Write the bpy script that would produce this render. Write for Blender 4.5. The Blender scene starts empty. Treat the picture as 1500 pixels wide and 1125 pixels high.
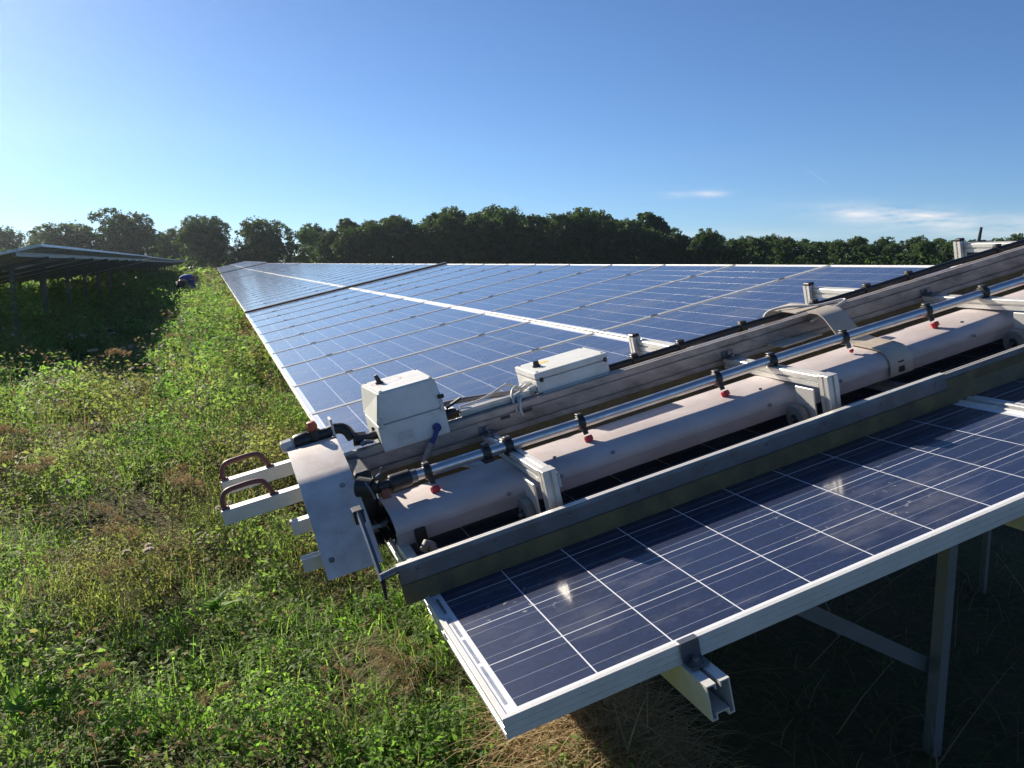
import bpy, bmesh, math, random
import numpy as np
from mathutils import Vector, Matrix

random.seed(7)
rng = np.random.default_rng(11)
PI = math.pi
scene = bpy.context.scene
COL = scene.collection

# ------------------------------------------------------------------ camera
TILT = 0.2300
EDGE_Z = 0.85
cam_data = bpy.data.cameras.new("camera")
cam = bpy.data.objects.new("camera", cam_data)
COL.objects.link(cam)
scene.camera = cam
cam_data.sensor_fit = 'HORIZONTAL'
cam_data.sensor_width = 36.0
cam_data.lens = 1205.8 / 1500 * 36.0
cam_data.clip_start = 0.05
cam_data.clip_end = 4000
cam.location = (-0.4249, -1.2303, 0.7681 + EDGE_Z)
cam.rotation_euler = (PI / 2 - 0.1458, 0, -0.3446)

# ------------------------------------------------------------------ light
SUN = Vector((-0.47, 1.0, 0.515)).normalized()
sun_data = bpy.data.lights.new("sun", 'SUN')
sun_data.energy = 5.0
sun_data.angle = math.radians(0.53)
sun_data.color = (1.0, 0.90, 0.76)
sun = bpy.data.objects.new("sun", sun_data)
COL.objects.link(sun)
sun.location = (-20, 40, 25)
sun.rotation_euler = SUN.to_track_quat('Z', 'Y').to_euler()

world = bpy.data.worlds.new("World")
scene.world = world
world.use_nodes = True
wt = world.node_tree
wt.nodes.clear()
w_out = wt.nodes.new('ShaderNodeOutputWorld')
w_bg = wt.nodes.new('ShaderNodeBackground')
sky = wt.nodes.new('ShaderNodeTexSky')
sky.sky_type = 'NISHITA'
sky.sun_disc = False
sky.sun_elevation = math.asin(SUN.z)
sky.sun_rotation = math.atan2(SUN.x, SUN.y)
sky.altitude = 50
sky.air_density = 0.75
sky.dust_density = 0.06
sky.ozone_density = 7.0
w_bg.inputs['Strength'].default_value = 0.0615


def wn(kind, **props):
    n = wt.nodes.new(kind)
    for k, v in props.items():
        setattr(n, k, v)
    return n


def wmath(op, a, b=None, clamp=False):
    n = wn('ShaderNodeMath', operation=op, use_clamp=clamp)
    for i, s in enumerate((a, b)):
        if s is None:
            continue
        if isinstance(s, (int, float)):
            n.inputs[i].default_value = s
        else:
            wt.links.new(s, n.inputs[i])
    return n.outputs[0]


# thin wisps of cloud low in the sky: streaky noise in azimuth / elevation
w_tc = wn('ShaderNodeTexCoord')
w_sep = wn('ShaderNodeSeparateXYZ')
wt.links.new(w_tc.outputs['Generated'], w_sep.inputs[0])
az = wmath('ARCTAN2', w_sep.outputs[0], w_sep.outputs[1])
el = wmath('ARCSINE', w_sep.outputs[2])
w_cmb = wn('ShaderNodeCombineXYZ')
wt.links.new(wmath('MULTIPLY', az, 16.0), w_cmb.inputs[0])
wt.links.new(wmath('MULTIPLY', el, 95.0), w_cmb.inputs[1])
w_ns = wn('ShaderNodeTexNoise')
w_ns.inputs['Scale'].default_value = 1.0
w_ns.inputs['Detail'].default_value = 7.0
w_ns.inputs['Roughness'].default_value = 0.62
wt.links.new(w_cmb.outputs[0], w_ns.inputs['Vector'])
# (azimuth, elevation, half width, half height, strength, rise) of each wisp, radians
WISPS = [(0.785, 0.048, 0.085, 0.0105, 0.72, -0.10), (0.765, 0.053, 0.05, 0.006, 0.55, -0.06),
         (0.575, 0.0795, 0.018, 0.004, 0.5, 0.0), (0.535, 0.078, 0.02, 0.0035, 0.35, 0.0),
         (0.62, 0.030, 0.14, 0.008, 0.22, 0.0), (0.95, 0.035, 0.12, 0.012, 0.45, 0.0),
         (-0.25, 0.105, 0.04, 0.004, 0.10, 0.0), (1.35, 0.06, 0.10, 0.010, 0.5, -0.05),
         (-0.9, 0.05, 0.12, 0.010, 0.4, 0.03), (2.3, 0.07, 0.14, 0.012, 0.5, 0.02), (-2.2, 0.06, 0.12, 0.012, 0.5, 0.0)]
total = None
for (a0, e0, wa, we, st, rise) in WISPS:
    da = wmath('SUBTRACT', az, a0)
    de = wmath('SUBTRACT', wmath('SUBTRACT', el, e0), wmath('MULTIPLY', da, rise))
    g = wmath('ADD', wmath('POWER', wmath('ABSOLUTE', wmath('DIVIDE', da, wa)), 2.0),
              wmath('POWER', wmath('ABSOLUTE', wmath('DIVIDE', de, we)), 2.0))
    g = wmath('MULTIPLY', wmath('POWER', 2.718, wmath('MULTIPLY', g, -1.0)), st)
    total = g if total is None else wmath('ADD', total, g)
# vapour trail
da = wmath('SUBTRACT', az, 0.691)
line = wmath('SUBTRACT', wmath('SUBTRACT', el, 0.0955), wmath('MULTIPLY', da, -0.78))
g = wmath('ADD', wmath('POWER', wmath('ABSOLUTE', wmath('DIVIDE', da, 0.012)), 4.0),
          wmath('POWER', wmath('ABSOLUTE', wmath('DIVIDE', line, 0.0007)), 2.0))
trail = wmath('MULTIPLY', wmath('POWER', 2.718, wmath('MULTIPLY', g, -1.0)), 0.16)
thr = wmath('MULTIPLY', wmath('SUBTRACT', w_ns.outputs[0], 0.33), 3.2, True)
cl = wmath('ADD', wmath('MULTIPLY', total, thr), trail, True)
w_mix = wn('ShaderNodeMix', data_type='RGBA')
wt.links.new(cl, w_mix.inputs[0])
wt.links.new(sky.outputs[0], w_mix.inputs[6])
w_mix.inputs[7].default_value = (8.6, 8.3, 8.2, 1)
wt.links.new(w_mix.outputs[2], w_bg.inputs['Color'])
wt.links.new(w_bg.outputs[0], w_out.inputs[0])

scene.view_settings.view_transform = 'Standard'
scene.view_settings.look = 'None'
scene.view_settings.gamma = 1.0
scene.view_settings.exposure = 1.0
scene.view_settings.use_curve_mapping = False
scene.cycles.use_denoising = True
scene.cycles.max_bounces = 8
scene.cycles.transparent_max_bounces = 8
scene.cycles.caustics_reflective = True
scene.cycles.sample_clamp_indirect = 6.0


# ------------------------------------------------------------------ materials
class NT:
    """small helper round a material's node tree"""
    def __init__(self, name):
        self.mat = bpy.data.materials.new(name)
        self.mat.use_nodes = True
        self.t = self.mat.node_tree
        self.t.nodes.clear()
        self.out = self.t.nodes.new('ShaderNodeOutputMaterial')

    def n(self, kind, inputs=None, **props):
        nd = self.t.nodes.new(kind)
        for k, v in props.items():
            setattr(nd, k, v)
        for k, v in (inputs or {}).items():
            self.put(nd.inputs[k], v)
        return nd

    def put(self, sock, v):
        if isinstance(v, bpy.types.NodeSocket):
            self.t.links.new(v, sock)
        else:
            if sock.type == 'RGBA' and len(v) == 3:
                v = (*v, 1)
            sock.default_value = v

    def math(self, op, a, b=0.0, clamp=False):
        nd = self.n('ShaderNodeMath', operation=op, use_clamp=clamp)
        self.put(nd.inputs[0], a)
        self.put(nd.inputs[1], b)
        return nd.outputs[0]

    def mix(self, f, a, b):
        nd = self.n('ShaderNodeMix', data_type='RGBA')
        self.put(nd.inputs[0], f)
        self.put(nd.inputs[6], a)
        self.put(nd.inputs[7], b)
        return nd.outputs[2]

    def noise(self, scale, detail=4, rough=0.55, coord=None, dims=None):
        nd = self.n('ShaderNodeTexNoise', {'Scale': scale, 'Detail': detail, 'Roughness': rough})
        if coord is None:
            coord = self.coord('Object')
        self.t.links.new(coord, nd.inputs['Vector'])
        return nd.outputs[0]

    def coord(self, which):
        return self.n('ShaderNodeTexCoord').outputs[which]

    def geo(self, which='Position'):
        return self.n('ShaderNodeNewGeometry').outputs[which]

    def ramp(self, fac, stops):
        nd = self.n('ShaderNodeValToRGB')
        cr = nd.color_ramp
        while len(cr.elements) < len(stops):
            cr.elements.new(0.5)
        for e, (p, c) in zip(cr.elements, stops):
            e.position = p
            e.color = (*c, 1) if len(c) == 3 else c
        self.put(nd.inputs[0], fac)
        return nd.outputs[0]

    def bump(self, height, strength=0.3, dist=0.01):
        return self.n('ShaderNodeBump', {'Height': height, 'Strength': strength, 'Distance': dist}).outputs[0]

    def bsdf(self, **kw):
        nd = self.n('ShaderNodeBsdfPrincipled')
        for k, v in kw.items():
            self.put(nd.inputs[k.replace('_', ' ')], v)
        self.t.links.new(nd.outputs[0], self.out.inputs[0])
        return nd


def worn(name, base, dirt, metallic=0.0, rough=0.5, scale=14, amount=0.6, bump=0.08, streak=None):
    """painted / metal surface with blotchy dirt and uneven gloss, laid in world space"""
    m = NT(name)
    pos = m.geo()
    if streak:
        mp = m.n('ShaderNodeMapping', {'Scale': streak})
        m.t.links.new(pos, mp.inputs[0])
        pos = mp.outputs[0]
    n1 = m.noise(scale, 6, 0.65, pos)
    n2 = m.noise(scale * 7, 3, 0.6, pos)
    f = m.math('MULTIPLY', m.ramp(n1, [(0.38, (0, 0, 0)), (0.72, (1, 1, 1))]), amount)
    sp = m.ramp(n2, [(0.66, (0, 0, 0)), (0.74, (1, 1, 1))])
    f = m.math('ADD', f, m.math('MULTIPLY', sp, 0.35 * amount), True)
    c = m.mix(f, base, dirt)
    r = m.math('ADD', m.math('MULTIPLY', n1, 0.25), rough - 0.1, True)
    m.bsdf(Base_Color=c, Metallic=m.math('MULTIPLY', m.math('SUBTRACT', 1.0, m.math('MULTIPLY', f, 0.6)), metallic),
           Roughness=r, Normal=m.bump(n2, bump, 0.002))
    return m.mat


M = {}
M['alu'] = worn('weathered_aluminium', (0.62, 0.60, 0.55), (0.30, 0.27, 0.23), 0.55, 0.42, 11, 0.65)
M['beam'] = worn('grimy_aluminium_beam', (0.36, 0.325, 0.295), (0.13, 0.11, 0.095), 0.45, 0.45, 9, 0.95, 0.15, (1.0, 2.5, 2.5))
M['alu_clean'] = worn('pale_aluminium', (0.68, 0.67, 0.63), (0.42, 0.39, 0.34), 0.45, 0.42, 16, 0.4)
M['frame'] = worn('panel_frame_aluminium', (0.70, 0.70, 0.67), (0.44, 0.41, 0.35), 0.35, 0.36, 9, 0.6, 0.04)
M['galv'] = worn('galvanised_steel', (0.165, 0.18, 0.205), (0.09, 0.09, 0.09), 0.75, 0.36, 22, 0.6, 0.05)
M['pipe'] = worn('zinc_pipe', (0.58, 0.59, 0.60), (0.34, 0.34, 0.34), 1.0, 0.30, 30, 0.5, 0.04)
M['cover'] = worn('dusty_mauve_cover', (0.53, 0.470, 0.458), (0.33, 0.285, 0.27), 0.05, 0.50, 7, 0.75, 0.08, (0.7, 1.4, 1.4))
M['plate'] = worn('stained_bent_plate', (0.66, 0.61, 0.57), (0.38, 0.31, 0.27), 0.2, 0.44, 11, 0.8, 0.08)
M['beige'] = worn('beige_bracket_plate', (0.50, 0.44, 0.36), (0.33, 0.27, 0.20), 0.1, 0.5, 9, 0.7)
M['box'] = worn('pale_grey_plastic', (0.66, 0.67, 0.63), (0.42, 0.39, 0.33), 0.0, 0.40, 13, 0.55, 0.03)
M['rubber'] = worn('olive_yellow_rubber', (0.150, 0.108, 0.036), (0.045, 0.037, 0.022), 0.0, 0.45, 12, 0.9, 0.06)
M['strip'] = worn('muddy_zinc_strip', (0.105, 0.112, 0.128), (0.060, 0.052, 0.038), 0.65, 0.33, 16, 0.7, 0.04)
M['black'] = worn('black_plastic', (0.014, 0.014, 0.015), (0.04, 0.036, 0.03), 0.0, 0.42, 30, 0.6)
M['tyre'] = worn('grey_rubber_tyre', (0.20, 0.19, 0.175), (0.09, 0.085, 0.075), 0.0, 0.6, 30, 0.7)
M['red'] = worn('red_plastic', (0.52, 0.022, 0.035), (0.30, 0.03, 0.03), 0.0, 0.35, 40, 0.4)
M['grip'] = worn('red_brown_grip', (0.20, 0.062, 0.048), (0.12, 0.06, 0.045), 0.0, 0.45, 25, 0.6)
M['orange'] = worn('orange_red_cap', (0.42, 0.085, 0.035), (0.25, 0.07, 0.04), 0.0, 0.5, 30, 0.5)
M['blue'] = worn('blue_plastic', (0.025, 0.04, 0.20), (0.03, 0.035, 0.10), 0.0, 0.35, 40, 0.4)
M['cable'] = worn('pale_grey_cable', (0.56, 0.55, 0.52), (0.35, 0.33, 0.30), 0.0, 0.45, 40, 0.5)
M['bolt'] = worn('dark_steel_bolt', (0.28, 0.27, 0.26), (0.12, 0.10, 0.08), 0.9, 0.40, 60, 0.6)
M['yellow'] = worn('yellow_sticker', (0.75, 0.50, 0.04), (0.6, 0.42, 0.08), 0.0, 0.5, 40, 0.3)
M['steel'] = worn('zinc_steel_post', (0.19, 0.19, 0.185), (0.11, 0.10, 0.085), 0.4, 0.46, 6, 0.6)
M['bark'] = worn('bark', (0.085, 0.065, 0.045), (0.045, 0.035, 0.025), 0, 0.9, 3, 0.8, 0.4)
M['clamp'] = worn('black_clamp', (0.03, 0.03, 0.032), (0.08, 0.075, 0.07), 0.2, 0.45, 50, 0.5)
M['jacket'] = worn('blue_cloth', (0.03, 0.07, 0.34), (0.02, 0.045, 0.22), 0, 0.8, 8, 0.5)
M['skin'] = worn('skin', (0.45, 0.27, 0.19), (0.40, 0.23, 0.16), 0, 0.55, 20, 0.3)
M['hair'] = worn('dark_hair', (0.03, 0.022, 0.016), (0.05, 0.035, 0.025), 0, 0.6, 30, 0.5)
M['trousers'] = worn('dark_cloth', (0.03, 0.034, 0.045), (0.05, 0.05, 0.05), 0, 0.85, 10, 0.5)


def cell_material():
    m = NT('solar_cell')
    uv = m.n('ShaderNodeUVMap', uv_map='UVMap').outputs[0]
    sep = m.n('ShaderNodeSeparateXYZ')
    m.t.links.new(uv, sep.inputs[0])
    pos = m.geo()
    # three silver bus bars along the slope
    y3 = m.math('MULTIPLY', sep.outputs[1], 3.0)
    fr = m.math('ABSOLUTE', m.math('SUBTRACT', m.math('FRACT', y3), 0.5))
    bus = m.math('LESS_THAN', fr, 0.0130)
    vor = m.n('ShaderNodeTexVoronoi', {'Scale': 95.0}, feature='F1')
    m.t.links.new(pos, vor.inputs['Vector'])
    sx = m.n('ShaderNodeSeparateXYZ')
    m.t.links.new(vor.outputs['Color'], sx.inputs[0])
    per = m.n('ShaderNodeAttribute', attribute_name='shade').outputs['Fac']
    rnd = m.n('ShaderNodeObjectInfo').outputs['Random']
    lum = m.math('ADD', m.math('MULTIPLY', sx.outputs[0], 0.42), m.math('ADD', m.math('MULTIPLY', rnd, 0.35), m.math('MULTIPLY', per, 0.3)))
    c = m.ramp(lum, [(0.0, (0.0050, 0.0095, 0.030)), (0.95, (0.0120, 0.0235, 0.078))])
    c = m.mix(m.math('MULTIPLY', bus, 0.62), c, (0.36, 0.38, 0.43))
    # dust film, dried drips and specks on the glass
    mp = m.n('ShaderNodeMapping', {'Scale': (1.0, 2.2, 1.0)})
    m.t.links.new(pos, mp.inputs[0])
    n1 = m.noise(2.1, 7, 0.68, mp.outputs[0])
    n2 = m.noise(62, 2, 0.5, pos)
    n3 = m.noise(4.3, 3, 0.6, pos)
    dust = m.math('MULTIPLY', m.ramp(n1, [(0.50, (0, 0, 0)), (0.72, (1, 1, 1))]), 0.20)
    fleck = m.math('MULTIPLY', m.ramp(n2, [(0.645, (0, 0, 0)), (0.69, (1, 1, 1))]),
                   m.ramp(n3, [(0.56, (0, 0, 0)), (0.64, (1, 1, 1))]))
    f = m.math('ADD', m.math('ADD', dust, m.math('MULTIPLY', fleck, 0.40)), 0.012, True)
    c = m.mix(f, c, (0.40, 0.38, 0.36))
    m.bsdf(Base_Color=c, Roughness=0.45, Specular_IOR_Level=0.2, Coat_Weight=m.math('SUBTRACT', 1.0, m.math('MULTIPLY', f, 0.7)),
           Coat_Roughness=m.math('ADD', 0.10, m.math('MULTIPLY', f, 0.7)), Coat_IOR=1.45,
           Sheen_Weight=0.05, Sheen_Roughness=0.35, Sheen_Tint=(0.85, 0.87, 0.9))
    return m.mat


def sheet_material():
    m = NT('white_backsheet')
    pos = m.geo()
    n1 = m.noise(20, 5, 0.6, pos)
    c = m.mix(m.ramp(n1, [(0.5, (0, 0, 0)), (0.8, (0.5, 0.5, 0.5))]), (0.66, 0.68, 0.72), (0.45, 0.42, 0.37))
    m.bsdf(Base_Color=c, Roughness=0.5, Coat_Weight=1.0, Coat_Roughness=0.045, Coat_IOR=1.42, Sheen_Weight=0.10, Sheen_Roughness=0.35)
    return m.mat


def leaf_material(name, trans=0.42, rough=0.5, gain=1.0, tint=(1.7, 1.75, 0.7)):
    m = NT(name)
    col = m.n('ShaderNodeAttribute', attribute_name='Col').outputs['Color']
    d = m.n('ShaderNodeBsdfPrincipled', {'Base Color': col, 'Roughness': rough, 'Specular IOR Level': 0.12})
    tcol = m.n('ShaderNodeMix', data_type='RGBA', blend_type='MULTIPLY')
    tcol.inputs[0].default_value = 1.0
    m.t.links.new(col, tcol.inputs[6])
    tcol.inputs[7].default_value = (tint[0] * gain, tint[1] * gain, tint[2] * gain, 1)
    t = m.n('ShaderNodeBsdfTranslucent', {'Color': tcol.outputs[2]})
    mx = m.n('ShaderNodeMixShader', {0: trans})
    m.t.links.new(d.outputs[0], mx.inputs[1])
    m.t.links.new(t.outputs[0], mx.inputs[2])
    m.t.links.new(mx.outputs[0], m.out.inputs[0])
    return m.mat


def ground_material():
    m = NT('soil_and_thatch')
    pos = m.geo()
    n1 = m.noise(0.9, 6, 0.6, pos)
    n2 = m.noise(28, 5, 0.7, pos)
    c = m.ramp(n1, [(0.3, (0.045, 0.042, 0.02)), (0.5, (0.05, 0.058, 0.02)), (0.7, (0.085, 0.065, 0.038))])
    c = m.mix(m.ramp(n2, [(0.4, (0, 0, 0)), (0.7, (0.8, 0.8, 0.8))]), c, (0.11, 0.085, 0.05))
    m.bsdf(Base_Color=c, Roughness=0.95, Specular_IOR_Level=0.1, Normal=m.bump(n2, 0.7, 0.03))
    return m.mat


M['cell'] = cell_material()
M['sheet'] = sheet_material()
M['leaf'] = leaf_material('leaf', 0.55, 0.6, 1.0, (1.38, 1.85, 0.75))
M['tree_leaf'] = leaf_material('tree_leaf', 0.33, 0.6, 1.0, (1.25, 1.55, 0.7))
M['dry'] = leaf_material('dry_stalk', 0.30, 0.75, 1.0, (1.4, 1.25, 0.9))
M['fluff'] = leaf_material('seed_fluff', 0.55, 0.9, 1.0, (1.15, 1.12, 1.05))
M['ground'] = ground_material()


# ------------------------------------------------------------------ building helpers
def link(o, parent=None, mat=None):
    COL.objects.link(o)
    if parent is not None:
        o.parent = parent
    if mat is not None and o.data is not None and not o.data.materials:
        o.data.materials.append(mat)
    return o


def tag(o, label=None, cat=None, group=None, kind=None):
    if label:
        o['label'] = label
    if cat:
        o['category'] = cat
    if group:
        o['group'] = group
    if kind:
        o['kind'] = kind
    return o


def thing(name, label, cat, loc=(0, 0, 0), rot=(0, 0, 0), group=None):
    o = bpy.data.objects.new(name, None)
    o.empty_display_size = 0.2
    COL.objects.link(o)
    o.location = loc
    o.rotation_euler = rot
    return tag(o, label, cat, group)


def mesh_of(bm, name, smooth=None):
    bmesh.ops.recalc_face_normals(bm, faces=bm.faces[:])
    if smooth is not None:
        for f in bm.faces:
            f.smooth = True
        for e in bm.edges:
            if len(e.link_faces) == 2 and e.calc_face_angle(0) > smooth:
                e.smooth = False
    me = bpy.data.meshes.new(name)
    bm.to_mesh(me)
    bm.free()
    return me


def part(name, bm, mat, parent=None, smooth=None):
    me = mesh_of(bm, name, smooth)
    return link(bpy.data.objects.new(name, me), parent, M[mat])


def inst(name, me, parent, loc=(0, 0, 0), rot=(0, 0, 0), scale=(1, 1, 1)):
    o = bpy.data.objects.new(name, me)
    COL.objects.link(o)
    o.parent = parent
    o.location = loc
    o.rotation_euler = rot
    o.scale = scale
    return o


def box(bm, lo, hi, bev=0.0, seg=1):
    lo, hi = Vector(lo), Vector(hi)
    r = bmesh.ops.create_cube(bm, size=1.0)
    vs = r['verts']
    for v in vs:
        v.co = Vector([lo[i] + (v.co[i] + 0.5) * (hi[i] - lo[i]) for i in range(3)])
    if bev > 0:
        es = list({e for v in vs for e in v.link_edges})
        bmesh.ops.bevel(bm, geom=es, offset=bev, segments=seg, profile=0.6, affect='EDGES')
    return bm


def bx(lo, hi, bev=0.0, seg=1):
    return box(bmesh.new(), lo, hi, bev, seg)


def sweep(bm, section, axis, a, b, cap=True):
    """closed 2D section extruded along an axis from a to b; section given in the other two axes in order"""
    others = [i for i in range(3) if i != axis]
    rings = []
    for s in (a, b):
        ring = []
        for (p, q) in section:
            co = [0, 0, 0]
            co[axis] = s
            co[others[0]] = p
            co[others[1]] = q
            ring.append(bm.verts.new(co))
        rings.append(ring)
    n = len(section)
    for i in range(n):
        j = (i + 1) % n
        bm.faces.new((rings[0][i], rings[0][j], rings[1][j], rings[1][i]))
    if cap:
        bm.faces.new(rings[0][::-1])
        bm.faces.new(rings[1])
    return bm


def slot_section(cx, cy, w, h, nx=1, ny=1, sw=0.008, sd=0.006, ch=0.0015):
    """section of a slotted aluminium profile: rectangle w x h with nx / ny grooves per side"""
    pts = []
    x0, x1, y0, y1 = cx - w / 2, cx + w / 2, cy - h / 2, cy + h / 2

    def side(p, q, n, inward):
        p, q = Vector(p), Vector(q)
        d = (q - p)
        L = d.length
        d.normalize()
        inn = Vector(inward)
        out = [p + d * ch]
        for k in range(n):
            c = p + d * (L * (k + 0.5) / n)
            a, b = c - d * sw / 2, c + d * sw / 2
            out += [a, a + inn * sd, b + inn * sd, b]
        out.append(q - d * ch)
        return out
    pts += side((x0, y0), (x1, y0), nx, (0, 1))
    pts += side((x1, y0), (x1, y1), ny, (-1, 0))
    pts += side((x1, y1), (x0, y1), nx, (0, -1))
    pts += side((x0, y1), (x0, y0), ny, (1, 0))
    return [(p.x, p.y) for p in pts]


def tube(bm, pts, radii, seg=12, cap=True):
    """tube through points; radii a number or one per point"""
    pts = [Vector(p) for p in pts]
    if isinstance(radii, (int, float)):
        radii = [radii] * len(pts)
    rings = []
    ref = None
    for i, p in enumerate(pts):
        d = (pts[min(i + 1, len(pts) - 1)] - pts[max(i - 1, 0)]).normalized()
        if ref is None:
            ref = d.orthogonal().normalized()
        ref = (ref - d * ref.dot(d)).normalized()
        b = d.cross(ref)
        rings.append([bm.verts.new(p + (ref * math.cos(2 * PI * k / seg) + b * math.sin(2 * PI * k / seg)) * radii[i]) for k in range(seg)])
    for r0, r1 in zip(rings, rings[1:]):
        for k in range(seg):
            bm.faces.new((r0[k], r0[(k + 1) % seg], r1[(k + 1) % seg], r1[k]))
    if cap:
        bm.faces.new(rings[0][::-1])
        bm.faces.new(rings[-1])
    return bm


def tb(pts, radii, seg=12):
    return tube(bmesh.new(), pts, radii, seg)


def curve_pts(ctrl, n=8):
    """Catmull-Rom through control points"""
    c = [Vector(p) for p in ctrl]
    c = [c[0] * 2 - c[1]] + c + [c[-1] * 2 - c[-2]]
    out = []
    for i in range(1, len(c) - 2):
        for k in range(n):
            t = k / n
            p0, p1, p2, p3 = c[i - 1:i + 3]
            out.append(0.5 * ((2 * p1) + (p2 - p0) * t + (2 * p0 - 5 * p1 + 4 * p2 - p3) * t * t + (3 * p1 - p0 - 3 * p2 + p3) * t ** 3))
    out.append(c[-2])
    return out


def bent_sheet(bm, prof, u0, u1, th):
    """sheet bent along a (v,h) profile, running from u0 to u1, of thickness th (downwards / inwards)"""
    P = [Vector((p[0], p[1])) for p in prof]
    inner = []
    for i, p in enumerate(P):
        d = (P[min(i + 1, len(P) - 1)] - P[max(i - 1, 0)]).normalized()
        inner.append(p + Vector((-d.y, d.x)) * th)
    sec = [(p.x, p.y) for p in P] + [(p.x, p.y) for p in reversed(inner)]
    return sweep(bm, sec, 0, u0, u1)


# ------------------------------------------------------------------ solar tables
PW, PL, PP, GAP = 0.998, 1.650, 1.012, 0.020     # panel width (v), length (u), pitch along the row, gap between the two rows
FH = 0.040
CELL, CP = 0.1556, 0.158
RAILS = (0.368, 1.276, 2.040, 2.948)


def frame_mesh():
    prof = [(0.0115, -0.006), (0.0115, -0.0006), (0.0109, 0.0), (0.0008, 0.0), (0.0, -0.0008),
            (0.0, -0.0125), (0.0014, -0.0130), (0.0014, -0.0142), (0.0, -0.0147), (0.0, -0.0260), (0.0014, -0.0265), (0.0014, -0.0277), (0.0, -0.0282),
            (0.0, -FH), (0.028, -FH), (0.028, -FH + 0.002), (0.0025, -FH + 0.002), (0.0025, -0.008), (0.0115, -0.008)]
    bm = bmesh.new()
    rings = []
    for (d, h) in prof:
        rings.append([bm.verts.new((x, y, h)) for (x, y) in ((d, d), (PL - d, d), (PL - d, PW - d), (d, PW - d))])
    n = len(rings)
    for i in range(n):
        a, b = rings[i], rings[(i + 1) % n]
        for k in range(4):
            bm.faces.new((a[k], a[(k + 1) % 4], b[(k + 1) % 4], b[k]))
    return mesh_of(bm, 'frame')


def cell_bm(bm, u, v, uvl, shl=None, shade=0.0):
    h0, h1, e = -0.0054, -0.00475, 0.0003
    a = CELL / 2
    lo = [bm.verts.new((u + sx * a, v + sy * a, h0)) for sx, sy in ((-1, -1), (1, -1), (1, 1), (-1, 1))]
    hi = [bm.verts.new((u + sx * (a - e), v + sy * (a - e), h1)) for sx, sy in ((-1, -1), (1, -1), (1, 1), (-1, 1))]
    f = bm.faces.new(hi)
    for lp, c in zip(f.loops, ((0, 0), (1, 0), (1, 1), (0, 1))):
        lp[uvl].uv = c
    for k in range(4):
        bm.faces.new((lo[k], lo[(k + 1) % 4], hi[(k + 1) % 4], hi[k]))
    if shl is not None:
        for vv in lo + hi:
            vv[shl] = shade


def cell_centres():
    mu = (PL - 10 * CP) / 2
    mv = (PW - 6 * CP) / 2
    return [(mu + CP * (i + 0.5), mv + CP * (j + 0.5)) for i in range(10) for j in range(6)]


bm = bmesh.new()
uvl = bm.loops.layers.uv.new('UVMap')
cell_bm(bm, 0, 0, uvl)
CELL_ME = mesh_of(bm, 'cell')
CELL_ME.materials.append(M['cell'])
GRID_MES = []
for s in range(4):
    bm = bmesh.new()
    uvl = bm.loops.layers.uv.new('UVMap')
    shl = bm.verts.layers.float.new('shade')
    for (u, v) in cell_centres():
        cell_bm(bm, u, v, uvl, shl, random.random() * 0.9)
    me = mesh_of(bm, 'cell_grid')
    me.materials.append(M['cell'])
    GRID_MES.append(me)
FRAME_ME = frame_mesh()
FRAME_ME.materials.append(M['frame'])
SHEET_ME = mesh_of(bx((0.004, 0.004, -0.0075), (PL - 0.004, PW - 0.004, -0.0050)), 'laminate')
SHEET_ME.materials.append(M['sheet'])
bm = bx((-0.024, -0.0165, -0.0010), (0.024, 0.0025, 0.0035), 0.001)
box(bm, (-0.020, -0.0115, -0.04), (0.020, -0.0025, 0.001))
CLAMP_ME = mesh_of(bm, 'middle_clamp')
CLAMP_ME.materials.append(M['clamp'])
# interconnect ribbons in the white margin at the lower end of a panel
bm = bmesh.new()
for (a, b) in ((0.045, 0.19), (0.205, 0.31), (0.325, 0.425), (0.445, 0.53), (0.55, 0.625), (0.64, 0.72), (0.735, 0.80), (0.815, 0.92)):
    box(bm, (0.0185, a, -0.0051), (0.0255, b, -0.0047))
RIBBON_ME = mesh_of(bm, 'ribbon')
RIBBON_ME.materials.append(M['pipe'])


def rail_section(c, top=-FH - 0.0005, w=0.048, hgt=0.070, t=0.0028):
    x0, x1, y1, y0 = c - w / 2, c + w / 2, top, top - hgt
    s = 0.0045
    d = 0.011
    return [(c - s, y1), (x0, y1), (x0, y0), (c - 0.011, y0), (c - 0.011, y0 + d), (c + 0.011, y0 + d), (c + 0.011, y0), (x1, y0), (x1, y1), (c + s, y1),
            (c + s, y1 - d), (c + s + t, y1 - d), (c + s + t, y1 - t), (x1 - t, y1 - t), (x1 - t, y0 + t), (c + 0.011 + t, y0 + t), (c + 0.011 + t, y0 + d + t),
            (c - 0.011 - t, y0 + d + t), (c - 0.011 - t, y0 + t), (x0 + t, y0 + t), (x0 + t, y1 - t), (c - s - t, y1 - t), (c - s - t, y1 - d), (c - s, y1 - d)]


def post_bm(x, y, z0, z1, w=0.09, d=0.05, t=0.006):
    """open C-section steel post"""
    bm = bmesh.new()
    box(bm, (x - t, y - w / 2, z0), (x, y + w / 2, z1))
    box(bm, (x, y - w / 2, z0), (x + d, y - w / 2 + t, z1))
    box(bm, (x, y + w / 2 - t, z0), (x + d, y + w / 2, z1))
    return bm


def bar_between(p, q, w=0.05, t=0.006):
    """flat bar between two points (in an x-z plane)"""
    p, q = Vector(p), Vector(q)
    d = (q - p).normalized()
    n = Vector((-d.z, 0, d.x)) * w / 2
    bm = bmesh.new()
    vs = []
    for y in (-t / 2, t / 2):
        vs.append([bm.verts.new(c + Vector((0, y, 0))) for c in (p + n, q + n, q - n, p - n)])
    bm.faces.new(vs[0][::-1])
    bm.faces.new(vs[1])
    for k in range(4):
        bm.faces.new((vs[0][k], vs[0][(k + 1) % 4], vs[1][(k + 1) % 4], vs[1][k]))
    return bm


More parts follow.
